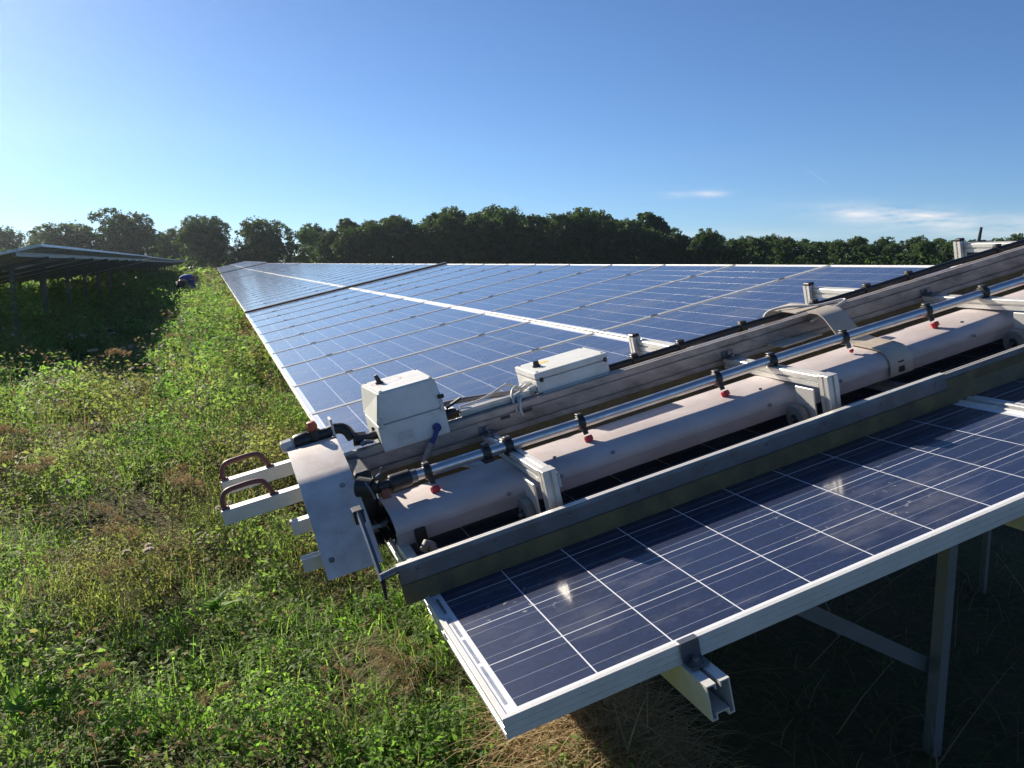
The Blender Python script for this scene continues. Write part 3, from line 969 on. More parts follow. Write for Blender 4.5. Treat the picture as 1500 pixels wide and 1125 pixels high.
def vnoise(x, y, s, off=0.0):
    """tiling value noise, numpy"""
    x = np.asarray(x) / s + off * 7.3
    y = np.asarray(y) / s + off * 3.1
    xi, yi = np.floor(x).astype(int), np.floor(y).astype(int)
    fx, fy = x - xi, y - yi
    fx, fy = fx * fx * (3 - 2 * fx), fy * fy * (3 - 2 * fy)
    g = lambda a, b: _pt[a % 64, b % 64]
    return (g(xi, yi) * (1 - fx) + g(xi + 1, yi) * fx) * (1 - fy) + (g(xi, yi + 1) * (1 - fx) + g(xi + 1, yi + 1) * fx) * fy


def gheight(x, y):
    x = np.asarray(x, float)
    y = np.asarray(y, float)
    rise = 0.30 * np.clip((-x - 1.8) / 3.2, 0, 1) ** 1.5
    far = np.clip((np.hypot(x, y) - 60) / 60, 0, 1)
    return rise * (1 - far) + (vnoise(x, y, 1.1) - .5) * 0.10 + (vnoise(x, y, 0.35, 2) - .5) * 0.04 - 0.03


def ground_mesh():
    xs = np.concatenate([-np.geomspace(1500, 14, 22), np.arange(-13, 5.01, 0.22), np.geomspace(6, 1500, 24)])
    ys = np.concatenate([-np.geomspace(1500, 3, 18), np.arange(-2.6, 16.01, 0.22), np.geomspace(17, 1500, 40)])
    X, Y = np.meshgrid(xs, ys, indexing='ij')
    Z = gheight(X, Y)
    v = np.stack([X, Y, Z], -1).reshape(-1, 3)
    ny = len(ys)
    i, j = np.meshgrid(np.arange(len(xs) - 1), np.arange(ny - 1), indexing='ij')
    a = (i * ny + j).ravel()
    f = np.stack([a, a + ny, a + ny + 1, a + 1], -1)
    me = bpy.data.meshes.new('ground')
    me.from_pydata(v.tolist(), [], f.tolist())
    for p in me.polygons:
        p.use_smooth = True
    return me


tag(link(bpy.data.objects.new('ground', ground_mesh()), None, M['ground']), kind='structure')


# ------------------------------------------------------------------ plants (triangle soups built with numpy)
class Soup:
    def __init__(self):
        self.v, self.f, self.c, self.n = [], [], [], 0

    def add(self, v, f, c):
        self.v.append(v)
        self.f.append(f + self.n)
        self.c.append(c)
        self.n += len(v)

    def mesh(self, name, mat):
        v = np.concatenate(self.v).astype(np.float32)
        f = np.concatenate(self.f).astype(np.int32)
        c = np.concatenate(self.c).astype(np.float32)
        me = bpy.data.meshes.new(name)
        me.vertices.add(len(v))
        me.vertices.foreach_set('co', v.ravel())
        me.loops.add(f.size)
        me.loops.foreach_set('vertex_index', f.ravel())
        me.polygons.add(len(f))
        me.polygons.foreach_set('loop_start', np.arange(0, f.size, 3, dtype=np.int32))
        me.polygons.foreach_set('loop_total', np.full(len(f), 3, np.int32))
        me.update(calc_edges=True)
        at = me.color_attributes.new('Col', 'FLOAT_COLOR', 'POINT')
        at.data.foreach_set('color', np.concatenate([c, np.ones((len(c), 1), np.float32)], 1).ravel())
        me.materials.append(mat)
        return me


def unit(a):
    return a / np.maximum(np.linalg.norm(a, axis=-1, keepdims=True), 1e-9)


def leaves(base, direc, normal, length, width, col, fold=0.25, droop=0.2):
    """pointed folded leaves: base (n,3), direction, rough normal; 6 verts, 4 tris each"""
    n = len(base)
    direc = unit(direc)
    side = unit(np.cross(normal, direc))
    nrm = np.cross(direc, side)
    L = np.asarray(length).reshape(-1, 1)
    W = np.asarray(width).reshape(-1, 1)
    mid = base + direc * L * .45 + nrm * L * .06
    tip = base + direc * L - nrm * L * droop
    lf = base + direc * L * .42 + side * W * .5 + nrm * W * fold
    rt = base + direc * L * .42 - side * W * .5 + nrm * W * fold
    v = np.stack([base, lf, mid, rt, tip], 1).reshape(-1, 3)
    k = np.arange(n)[:, None] * 5
    f = np.concatenate([k + [[0, 2, 1]], k + [[0, 3, 2]], k + [[1, 2, 4]], k + [[2, 3, 4]]], 0)
    c = np.repeat(np.asarray(col), 5, 0)
    return v, f, c


def blades(base, direc, length, width, col, bend, segs=3):
    """grass blades that bend towards the ground"""
    n = len(base)
    direc = unit(direc)
    hz = direc.copy()
    hz[:, 2] = 0
    hz = unit(hz + 1e-6)
    side = unit(np.cross(direc, np.array([0, 0, 1.0]) + hz * .01))
    L = np.asarray(length).reshape(-1, 1)
    W = np.asarray(width).reshape(-1, 1)
    B = np.asarray(bend).reshape(-1, 1)
    V = []
    for s in range(segs + 1):
        t = s / segs
        p = base + direc * L * t + hz * L * B * t * t * .8 - np.array([0, 0, 1.0]) * L * B * t * t * t * .9
        w = W * (1 - t) ** .7 * .5
        if s < segs:
            V += [p - side * w, p + side * w]
        else:
            V.append(p)
    m = len(V)
    v = np.stack(V, 1).reshape(-1, 3)
    tri = []
    for s in range(segs - 1):
        a = 2 * s
        tri += [[a, a + 1, a + 3], [a, a + 3, a + 2]]
    a = 2 * (segs - 1)
    tri.append([a, a + 1, a + 2])
    k = np.arange(n)[:, None] * m
    f = np.concatenate([k + np.array([t]) for t in tri], 0)
    return v, f, np.repeat(np.asarray(col), m, 0)


def mixc(a, b, t):
    t = np.asarray(t).reshape(-1, 1)
    return np.asarray(a) * (1 - t) + np.asarray(b) * t


GREEN, LIME, OLIVE, BROWN, STRAW, DARKG = (np.array(c) for c in ((0.120, 0.200, 0.060), (0.255, 0.335, 0.110), (0.185, 0.200, 0.100), (0.215, 0.155, 0.105), (0.42, 0.34, 0.20), (0.064, 0.124, 0.040)))


def patch_dry(x, y):
    """0 lush .. 1 dried out"""
    d = vnoise(x, y, 1.6, 5) * .65 + vnoise(x, y, .5, 6) * .35
    for (cx, cy, r) in ((-2.0, 5.9, .8), (-.95, 3.1, .55), (-2.3, 4.3, .4), (-.5, 4.9, .35), (-1.2, 7.6, .6)):
        d = d + .55 * np.exp(-((x - cx) ** 2 + (y - cy) ** 2) / r ** 2)
    strip = np.exp(-((x - .12) / .20) ** 2) * .40 * np.clip((y - 2.2) / 2.0, 0, 1)
    d = d + strip
    return np.clip((d - .60) / .34, 0, 1)


def field_points(n_near, seed):
    """points over the weedy lane, thinner and larger with distance (s = size factor)"""
    r_ = np.random.default_rng(seed)
    xs, ys, ss = [], [], []
    edges = np.concatenate([np.arange(-.6, 5.4, .5), np.geomspace(5.5, 118, 40)])
    for y0, y1 in zip(edges, edges[1:]):
        ym = (y0 + y1) / 2
        d = math.hypot(ym + 1.2, .8)
        s = max(1.0, d / 5.0) ** 0.92
        xl = max(-.425 - .24 * (ym + 1.23) - 1.0, -15)
        xr = .45 if ym > 3 else .75
        k = int((xr - xl) * (y1 - y0) * n_near / s ** 2)
        xs.append(r_.uniform(xl, xr, k))
        ys.append(r_.uniform(y0, y1, k))
        ss.append(np.full(k, s))
    return np.concatenate(xs), np.concatenate(ys), np.concatenate(ss)


def plant_height(x, y):
    """how tall the weeds stand"""
    h = .07 + .24 * vnoise(x, y, 1.3, 1) ** 1.3 + .62 * np.clip(vnoise(x, y, .50, 3) - .36, 0, 1) + .16 * vnoise(x, y, .17, 31) ** 1.5
    low = np.clip((y - 2.6) / 1.5, 0, 1)                       # trampled lower towards the near end
    edge = 1 - .55 * np.exp(-((x - .25) / .35) ** 2)
    bank = .26 * np.exp(-((x + .72) / .32) ** 2) * np.clip((y - 7) / 5, 0, 1) - .06 * np.clip((-x - 1.7) / .6, 0, 1) * np.clip((y - 8) / 3, 0, 1)
    return np.maximum(h * (.80 + .20 * low) * edge * np.where((x < -1.05) & (x > -2.7) & (y > 8.5), .48, 1.0) + bank + .38 * np.clip((-x - 2.6) / .6, 0, 1) * np.clip((y - 11) / 2, 0, 1), .05)


# broad-leaved weeds
def weeds():
    so = Soup()
    x, y, s = field_points(120, 21)
    n = len(x)
    r_ = np.random.default_rng(5)
    H = plant_height(x, y) * (.75 + .5 * r_.random(n)) * np.minimum(s, 1.5) ** .35
    dry = patch_dry(x, y)
    shade_t = vnoise(x, y, .8, 9)
    keep = (r_.random(n) > dry * .55) & (r_.random(n) < .45 + 1.2 * vnoise(x, y, .50, 3))
    x, y, s, H, dry, shade_t = (a[keep] for a in (x, y, s, H, dry, shade_t))
    n = len(x)
    kind = vnoise(x, y, .7, 12) + (r_.random(n) - .5) * .35
    per = np.where(kind < .38, 20, np.where(kind < .62, 15, 11))
    size = np.where(kind < .38, .016, np.where(kind < .66, .024, .034)) * s
    aspect = np.where(kind < .38, .62, np.where(kind < .62, .55, .40))
    idx = np.repeat(np.arange(n), per)
    m = len(idx)
    t = r_.random(m) ** .6
    az = r_.random(m) * 2 * PI
    lean = (r_.random((n, 2)) - .5) * .5
    spread = (.025 + .04 * r_.random(m)) * s[idx] * (.5 + t)
    gz = gheight(x, y)
    bx_ = x[idx] + lean[idx, 0] * H[idx] * t + np.cos(az) * spread
    by_ = y[idx] + lean[idx, 1] * H[idx] * t + np.sin(az) * spread
    bz_ = gz[idx] + H[idx] * t
    elev = -.25 + .9 * r_.random(m)
    d = np.stack([np.cos(az) * np.cos(elev), np.sin(az) * np.cos(elev), np.sin(elev)], 1)
    nr = np.stack([(r_.random(m) - .5) * .9, (r_.random(m) - .5) * .9, np.ones(m)], 1)
    L = size[idx] * (.6 + .9 * r_.random(m))
    hue = np.clip(shade_t[idx] * .9 + (r_.random(m) - .5) * .5 + (t - .6) * .4, 0, 1)
    col = mixc(DARKG, GREEN, np.clip(hue * 2, 0, 1))
    col = mixc(col, LIME, np.clip(hue * 2 - 1, 0, 1) * .85)
    col = mixc(col, OLIVE, np.clip(vnoise(x, y, 2.2, 15)[idx] * 1.3 - .35, 0, .8))
    col = mixc(col, BROWN, np.clip(dry[idx] * .75 + (r_.random(m) < .08) * .7, 0, 1))
    col = col * (.75 + .5 * r_.random((m, 1)))
    so.add(*leaves(np.stack([bx_, by_, bz_], 1), d, nr, L, L * aspect[idx], col, .22, .15))
    # thin stems
    k = r_.random(n) < .6
    so.add(*blades(np.stack([x[k], y[k], gz[k]], 1), np.stack([lean[k, 0], lean[k, 1], np.ones(k.sum())], 1), H[k] * 1.02, .004 * s[k], mixc(GREEN * .8, BROWN, r_.random(k.sum())), np.full(k.sum(), .05), 2))
    o = link(bpy.data.objects.new('weeds', so.mesh('weeds', M['leaf'])))
    return tag(o, 'tangled green broad-leaved weeds covering the lane beside the panels', 'weeds', kind='stuff')


def leaf_mounds():
    """mounds of small leaves with shoots standing out of them, dark gaps between"""
    so = Soup()
    r_ = np.random.default_rng(91)
    x, y, s = field_points(11, 61)
    n = len(x)
    dry = patch_dry(x, y)
    H = np.maximum(.09, plant_height(x, y) * (.80 + .75 * r_.random(n)))
    r = (.085 + .17 * r_.random(n) ** 1.4) * s ** .9
    gz = gheight(x, y)
    kind = vnoise(x, y, .8, 12) * .8 + r_.random(n) * .45 - .1
    size = np.select([kind < .30, kind < .52, kind < .70], [.0135, .026, .020], .036)
    asp = np.select([kind < .30, kind < .52, kind < .70], [.80, .52, .24], .42)
    per = np.clip(290 * (r / s ** .9 / .13) ** 2 * (.020 / size) ** 1.1, 70, 900).astype(int)
    size = size * s
    hue = r_.random(n) * .6 + vnoise(x, y, .6, 9) * .4
    cc = mixc(GREEN, LIME, np.clip(hue * 1.5 - .35, 0, 1))
    cc = mixc(cc, DARKG, np.clip(.7 - hue * 1.6, 0, 1))
    cc = mixc(cc, OLIVE * 1.05, np.where(kind > .58, .75, .12))
    cc = mixc(cc, BROWN, np.clip(dry * 1.0 - .2, 0, .85))
    idx = np.repeat(np.arange(n), per)
    m = len(idx)
    d = unit(r_.normal(0, 1, (m, 3)) + np.array([0, 0, .55]))
    d[:, 2] = np.abs(d[:, 2])
    rz = np.minimum(H, r * 1.25)
    f = .62 + .48 * r_.random(m) ** .7
    bump = 1 + .22 * np.sin(d[:, 0] * 7 + idx) * np.sin(d[:, 1] * 6 + idx * 2.1)
    f = f * bump
    p = np.stack([x[idx] + d[:, 0] * r[idx] * f, y[idx] + d[:, 1] * r[idx] * f, gz[idx] + (H - rz)[idx] + d[:, 2] * rz[idx] * f], 1)
    tang = unit(np.cross(d, r_.normal(0, 1, (m, 3))))
    dirs = tang + d * (r_.random((m, 1)) * .9 - .1)
    nrm = d + r_.normal(0, .55, (m, 3)) + np.array([0, 0, .3])
    L = size[idx] * (.6 + .8 * r_.random(m))
    inner = np.clip((f - .6) / .4, 0, 1)[:, None]
    col = cc[idx] * (.75 + .5 * r_.random((m, 1)))
    col = np.where(r_.random((m, 1)) < .03, BROWN * 1.2, col)
    so.add(*leaves(p, dirs, nrm, L, L * asp[idx], col, .2, .18))
    # shoots
    k = 5
    j = np.repeat(np.arange(n), k)
    q = len(j)
    a = r_.random(q) * 2 * PI
    rr = r[j] * np.sqrt(r_.random(q)) * .8
    sb = np.stack([x[j] + np.cos(a) * rr, y[j] + np.sin(a) * rr, gz[j] + H[j] * .7], 1)
    sh = (.06 + .10 * r_.random(q)) * s[j] ** .8
    lean = np.stack([r_.normal(0, .22, q), r_.normal(0, .22, q), np.ones(q)], 1)
    so.add(*blades(sb, lean, sh, .0035 * s[j], mixc(cc[j], OLIVE, .4 * np.ones(q)), .05 * np.ones(q), 2))
    e = 9
    jj = np.repeat(np.arange(q), e)
    mm = len(jj)
    t = np.tile((np.arange(e) + .6) / e, q)
    a2 = t * 11 + jj * 1.7
    pp = sb[jj] + unit(lean)[jj] * (sh[jj] * t)[:, None]
    dd = np.stack([np.cos(a2), np.sin(a2), .35 * np.ones(mm)], 1)
    LL = size[j][jj] * (1.15 - .6 * t)
    so.add(*leaves(pp, dd, np.tile([0, 0, 1.0], (mm, 1)) + r_.normal(0, .3, (mm, 3)), LL, LL * asp[j][jj], cc[j][jj] * (.9 + .4 * r_.random((mm, 1))), .2, .2))
    o = link(bpy.data.objects.new('leafy_mounds', so.mesh('leafy_mounds', M['leaf'])))
    return tag(o, 'leafy green mounds of uneven height filling the lane', 'weeds', kind='stuff')


def grass():
    so = Soup()
    r_ = np.random.default_rng(8)
    x, y, s = field_points(130, 33)
    n = len(x)
    dry = patch_dry(x, y)
    g = vnoise(x, y, .9, 20)
    keep = (g + r_.random(n) * .35 + .25 * np.exp(-((x - .1) / .3) ** 2)) > .60
    x, y, s, dry = x[keep], y[keep], s[keep], dry[keep]
    n = len(x)
    per = 9
    idx = np.repeat(np.arange(n), per)
    m = len(idx)
    az = r_.random(m) * 2 * PI
    inc = r_.random(m) ** .8 * .75
    d = np.stack([np.cos(az) * inc, np.sin(az) * inc, np.ones(m)], 1)
    H = plant_height(x, y)
    L = (.10 + .55 * H[idx]) * (.5 + .9 * r_.random(m))
    b = np.stack([x[idx] + (r_.random(m) - .5) * .05 * s[idx], y[idx] + (r_.random(m) - .5) * .05 * s[idx], gheight(x, y)[idx]], 1)
    t = np.clip(dry[idx] * .7 + (r_.random(m) - .62) * .9, 0, 1)
    col = mixc(mixc(GREEN, LIME, r_.random(m) * .8), STRAW, t) * (.7 + .55 * r_.random((m, 1)))
    so.add(*blades(b, d, L, (.0035 + .004 * r_.random(m)) * s[idx], col, .15 + .75 * r_.random(m)))
    o = link(bpy.data.objects.new('grass', so.mesh('grass', M['leaf'])))
    return tag(o, 'loose green and straw coloured grass among the weeds', 'grass', kind='stuff')


def dry_litter():
    """dead stalks, seed stems and straw lying through the weeds"""
    so = Soup()
    r_ = np.random.default_rng(14)
    x, y, s = field_points(85, 44)
    n = len(x)
    dry = patch_dry(x, y)
    keep = r_.random(n) < .22 + dry * .78
    x, y, s, dry = x[keep], y[keep], s[keep], dry[keep]
    n = len(x)
    H = plant_height(x, y)
    az = r_.random(n) * 2 * PI
    inc = r_.random(n) * 1.1
    d = np.stack([np.cos(az) * inc, np.sin(az) * inc, np.ones(n)], 1)
    b = np.stack([x, y, gheight(x, y) + H * .15], 1)
    L = H * (.7 + .9 * r_.random(n)) + .03
    col = mixc(BROWN * 1.1, STRAW, r_.random(n) * .9) * (.7 + .5 * r_.random((n, 1)))
    so.add(*blades(b, d, L, (.003 + .003 * r_.random(n)) * s, col, .1 + .3 * r_.random(n)))
    # small dead leaves and seed clusters at the tips
    per = 9
    idx = np.repeat(np.arange(n), per)
    m = len(idx)
    tip = b + unit(d) * L[:, None] * .9
    p = tip[idx] + (r_.random((m, 3)) - .5) * np.stack([.07 * s, .07 * s, .05 * s], 1)[idx]
    a2 = r_.random(m) * 2 * PI
    d2 = np.stack([np.cos(a2), np.sin(a2), (r_.random(m) - .5) * 1.5], 1)
    col = mixc(BROWN, STRAW * .75, r_.random(m) ** 2) * (.6 + .6 * r_.random((m, 1)))
    LL = (.012 + .014 * r_.random(m)) * s[idx]
    so.add(*leaves(p, d2, r_.random((m, 3)) - .5, LL, LL * .5, col))
    o = link(bpy.data.objects.new('dry_stalks', so.mesh('dry_stalks', M['dry'])))
    return tag(o, 'dead brown stalks and seed stems standing through the green weeds', 'dry stalks', kind='stuff')


def straw_heap():
    so = Soup()
    r_ = np.random.default_rng(3)
    n = 4200
    # a hummock of collapsed dry grass under the low near corner
    rr = np.sqrt(r_.random(n))
    a = r_.random(n) * 2 * PI
    x = .66 + .30 * rr * np.cos(a)
    y = 1.00 + .50 * rr * np.sin(a)
    z = gheight(x, y) + .30 * (1 - rr ** 2) * (.55 + .45 * r_.random(n))
    az = r_.random(n) * 2 * PI
    d = np.stack([np.cos(az), np.sin(az), .25 + 1.1 * (r_.random(n) - .35)], 1)
    col = mixc(STRAW * np.array([.85, .72, .6]), STRAW * 1.25, r_.random(n)) * np.where(r_.random((n, 1)) < .25, .6, 1.0)
    so.add(*blades(np.stack([x, y, z], 1), d, .06 + .22 * r_.random(n), .003 + .004 * r_.random(n), col, .1 + .6 * r_.random(n), 4))
    # hanging tuft by the low edge
    n = 130
    x = .22 + .045 * r_.normal(0, 1, n)
    y = 1.80 + .12 * r_.normal(0, 1, n)
    z = gheight(x, y) + .05
    az = r_.normal(-2.4, .6, n)
    d = np.stack([np.cos(az) * .5, np.sin(az) * .5, np.ones(n)], 1)
    col = mixc(STRAW * .6, STRAW * .95, r_.random(n))
    so.add(*blades(np.stack([x, y, z], 1), d, .16 + .2 * r_.random(n), .0025 + .002 * r_.random(n), col, .5 + .7 * r_.random(n), 4))
    o = link(bpy.data.objects.new('straw_tuft', so.mesh('straw_tuft', M['dry'])))
    return tag(o, 'heap of pale dry straw grass under the low near panel corner', 'straw', kind='stuff')


def shade_litter():
    """thin dead grass, thatch and stalks on the dark ground under the nearest table"""
    so = Soup()
    r_ = np.random.default_rng(17)
    n = 9000
    x = r_.uniform(.4, 5.2, n)
    y = r_.uniform(-.9, 5.0, n)
    az = r_.random(n) * 2 * PI
    inc = r_.random(n) * 2.2
    d = np.stack([np.cos(az) * inc, np.sin(az) * inc, np.ones(n) * .8], 1)
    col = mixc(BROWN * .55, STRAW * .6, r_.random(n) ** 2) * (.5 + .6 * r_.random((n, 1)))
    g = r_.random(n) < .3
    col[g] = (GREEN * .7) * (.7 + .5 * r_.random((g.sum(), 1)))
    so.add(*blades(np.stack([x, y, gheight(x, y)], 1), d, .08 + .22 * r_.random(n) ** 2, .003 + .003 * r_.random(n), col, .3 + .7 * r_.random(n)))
    n = 60
    x = r_.uniform(.8, 3.4, n)
    y = r_.uniform(-.6, 2.4, n)
    az = r_.random(n) * 2 * PI
    d = np.stack([np.cos(az), np.sin(az), .35 + r_.random(n)], 1)
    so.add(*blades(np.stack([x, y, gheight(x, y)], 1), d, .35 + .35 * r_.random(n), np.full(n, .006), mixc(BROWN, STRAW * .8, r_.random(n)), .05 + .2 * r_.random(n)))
    o = link(bpy.data.objects.new('dead_grass', so.mesh('dead_grass', M['dry'])))
    return tag(o, 'sparse dead grass in the dark shade under the panels', 'dead grass', kind='stuff')


weeds()
leaf_mounds()
grass()
dry_litter()
straw_heap()
shade_litter()


# individual plants: thistles gone to seed, and tall dry stalks
def fluff_soup(r, n=220, seed=0):
    r_ = np.random.default_rng(seed)
    so = Soup()
    d = unit(r_.normal(0, 1, (n, 3)))
    d[:, 2] = np.abs(d[:, 2]) * .8 + .1 * d[:, 2]
    col = np.array([0.60, 0.56, 0.48]) * (.7 + .4 * r_.random((n, 1)))
    so.add(*leaves(d * r * .15, d, r_.normal(0, 1, (n, 3)), r * (.7 + .4 * r_.random(n)), r * .16 * np.ones(n), col, .1, 0))
    return so


FLUFF = [fluff_soup(.016, 200, k).mesh('seed_head', M['fluff']) for k in range(3)]


def stem_mesh(name, h, n_br, seed, col, leafy=0):
    r_ = np.random.default_rng(seed)
    so = Soup()
    n = n_br + 1
    b = np.zeros((n, 3))
    b[1:, 2] = h * (.35 + .45 * r_.random(n_br))
    az = r_.random(n) * 2 * PI
    d = np.stack([np.cos(az) * .5, np.sin(az) * .5, np.ones(n)], 1)
    d[0, :2] *= .15
    L = h - b[:, 2]
    for turn in (0, 1):                      # two crossed blades make a round-looking stem
        so.add(*blades(b, d + np.array([[.001 * turn, 0, 0]]), L, np.where(np.arange(n) == 0, .007, .004), np.tile(col, (n, 1)) * (.8 + .3 * r_.random((n, 1))), .08 * np.ones(n)))
    tips = b + unit(d) * L[:, None]
    if leafy:
        m = leafy
        t = r_.random(m)
        a = r_.random(m) * 2 * PI
        p = np.stack([np.zeros(m), np.zeros(m), h * t * .9], 1)
        dd = np.stack([np.cos(a), np.sin(a), .3 * r_.random(m)], 1)
        so.add(*leaves(p, dd, np.tile([0, 0, 1.0], (m, 1)), .05 + .06 * r_.random(m), .018 + .01 * r_.random(m), mixc(GREEN, BROWN, r_.random(m)), .2, .3))
    return so, tips


THISTLES = []
for k in range(3):
    so, tips = stem_mesh('stem', .42 + .06 * k, 3 + k, 60 + k, OLIVE * 1.1, 14)
    THISTLES.append((so.mesh('stem', M['leaf']), tips))


def gz1(x, y):
    return float(gheight(np.array([x]), np.array([y]))[0])


TG = 'thistles gone to white seed among the weeds'
spots = [(-1.63, 12.3), (-1.48, 13.8), (-1.40, 15.2), (-1.55, 11.4), (-1.0, 7.6), (-1.15, 8.3), (-2.05, 5.7), (-1.93, 6.1), (-2.2, 6.4), (-.72, 4.6), (-.42, 3.55), (-.36, 3.75), (-.52, 3.3),
         (-1.9, 10.6), (-2.3, 12.4), (-2.7, 13.5), (-2.1, 14.6), (-3.1, 12.0), (-2.5, 15.8), (-1.2, 17.0), (-1.45, 19.0), (-1.6, 21.0), (-1.3, 24.0), (-.75, 2.62), (-1.2, 5.0), (-.9, 9.4), (-3.4, 13.2), (-1.75, 16.6), (-1.7, 22.5), (-2.9, 16.5)]
for i, (x, y) in enumerate(spots):
    me, tips = THISTLES[i % 3]
    sc = .55 + .25 * random.random() if y < 7 else .9 + .35 * random.random()
    lab = ('thistle with white fluffy seed heads in the shade beside the neighbouring row' if x < -1.85 and y > 10 else
           'thistle with white fluffy seed heads in the sunny weeds near the carrying bars' if y < 7 else 'tall thistle with white fluffy seed heads far along the sunny lane')
    t = thing('thistle', lab, 'thistle', (x, y, gz1(x, y)), (random.uniform(-.1, .1), random.uniform(-.1, .1), random.uniform(0, 6.28)), TG)
    t.scale = (sc, sc, sc)
    inst('stem', me, t)
    for q, p in enumerate(tips):
        s2 = random.uniform(.8, 1.5)
        inst('seed_head', FLUFF[(i + q) % 3], t, tuple(p), (random.uniform(-.6, .6), random.uniform(-.6, .6), 0), (s2, s2, s2))


def umbel_mesh(seed):
    r_ = np.random.default_rng(seed)
    so = Soup()
    n = 26
    az = r_.random(n) * 2 * PI
    d = np.stack([np.cos(az) * .7, np.sin(az) * .7, .6 + .4 * r_.random(n)], 1)
    so.add(*blades(np.zeros((n, 3)), d, .05 + .03 * r_.random(n), np.full(n, .0022), np.tile(BROWN * 1.1, (n, 1)), np.full(n, -.3)))
    tips = unit(d) * .06
    m = n * 5
    p = np.repeat(tips, 5, 0) + (r_.random((m, 3)) - .5) * .02
    so.add(*leaves(p, r_.normal(0, 1, (m, 3)), r_.normal(0, 1, (m, 3)), .010 + .006 * r_.random(m), .006 * np.ones(m), mixc(BROWN * 1.2, STRAW * .8, r_.random(m))))
    return so.mesh('seed_umbel', M['dry'])


UMBEL = [umbel_mesh(k) for k in range(2)]
DRYSTEM = []
for k in range(2):
    so, tips = stem_mesh('stem', .55, 4 + k, 80 + k, BROWN * 1.2)
    DRYSTEM.append((so.mesh('stem', M['dry']), tips))
for i, (x, y, tl, sc) in enumerate([(-1.25, 3.3, .5, .75), (-1.05, 3.0, .35, .7), (-.75, 3.35, .75, .9), (-1.45, 4.3, .2, .8), (-1.7, 4.7, .3, .8), (-.55, 4.3, .3, .7), (-.9, 2.7, .3, .6), (-1.9, 5.2, .2, .9), (-.35, 5.2, .3, .7),
                                    (-1.6, 9.2, .15, 1.1), (-1.0, 11.0, .2, 1.1), (-.45, 1.55, .3, .42), (-.15, 1.5, .35, .40), (.02, 1.62, .3, .42), (-.8, 1.75, .3, .45)]):
    me, tips = DRYSTEM[i % 2]
    lab = 'brown dead umbel stalk leaning in the weeds beside the lane' if y > 2 else 'short brown clover-like seed stalk low in the lush green weeds'
    t = thing('dead_stalk', lab, 'dead stalk', (x, y, gz1(x, y)), (tl * random.uniform(-1, 1), tl * random.uniform(.3, 1), random.uniform(0, 6.28)), 'dead seed stalks among the weeds')
    t.scale = (sc, sc, sc)
    inst('stem', me, t)
    for q, p in enumerate(tips):
        inst('seed_umbel', UMBEL[(i + q) % 2], t, tuple(p), (random.uniform(-.4, .4), random.uniform(-.4, .4), 0))

# broad dock plants in the lush near corner
for i, (x, y, sc, lab) in enumerate([(-1.06, 1.80, .85, 'clump of long bright lime green leaves low among the near weeds'),
                                     (-.50, 2.45, .7, 'upright tuft of narrow green leaves under the stub bars')]):
    r_ = np.random.default_rng(200 + i)
    so = Soup()
    n = 16
    a = r_.random(n) * 2 * PI
    d = np.stack([np.cos(a) * .7, np.sin(a) * .7, .5 + .7 * r_.random(n)], 1)
    L = (.10 + .10 * r_.random(n)) * sc
    col = mixc(GREEN * 1.2, LIME * 1.15, r_.random(n))
    b0 = np.stack([r_.normal(0, .03, n), r_.normal(0, .03, n), np.zeros(n)], 1)
    for sgn in (-.35, .35):
        so.add(*leaves(b0, d, np.tile([0, 0, 1.0], (n, 1)) + r_.normal(0, .2, (n, 3)), L * (1 + .1 * sgn), L * .24, col, .18, .3))
    o = link(bpy.data.objects.new('dock_plant', so.mesh('dock_plant', M['leaf'])))
    o.location = (x, y, gz1(x, y) + .12)
    tag(o, lab, 'plant')


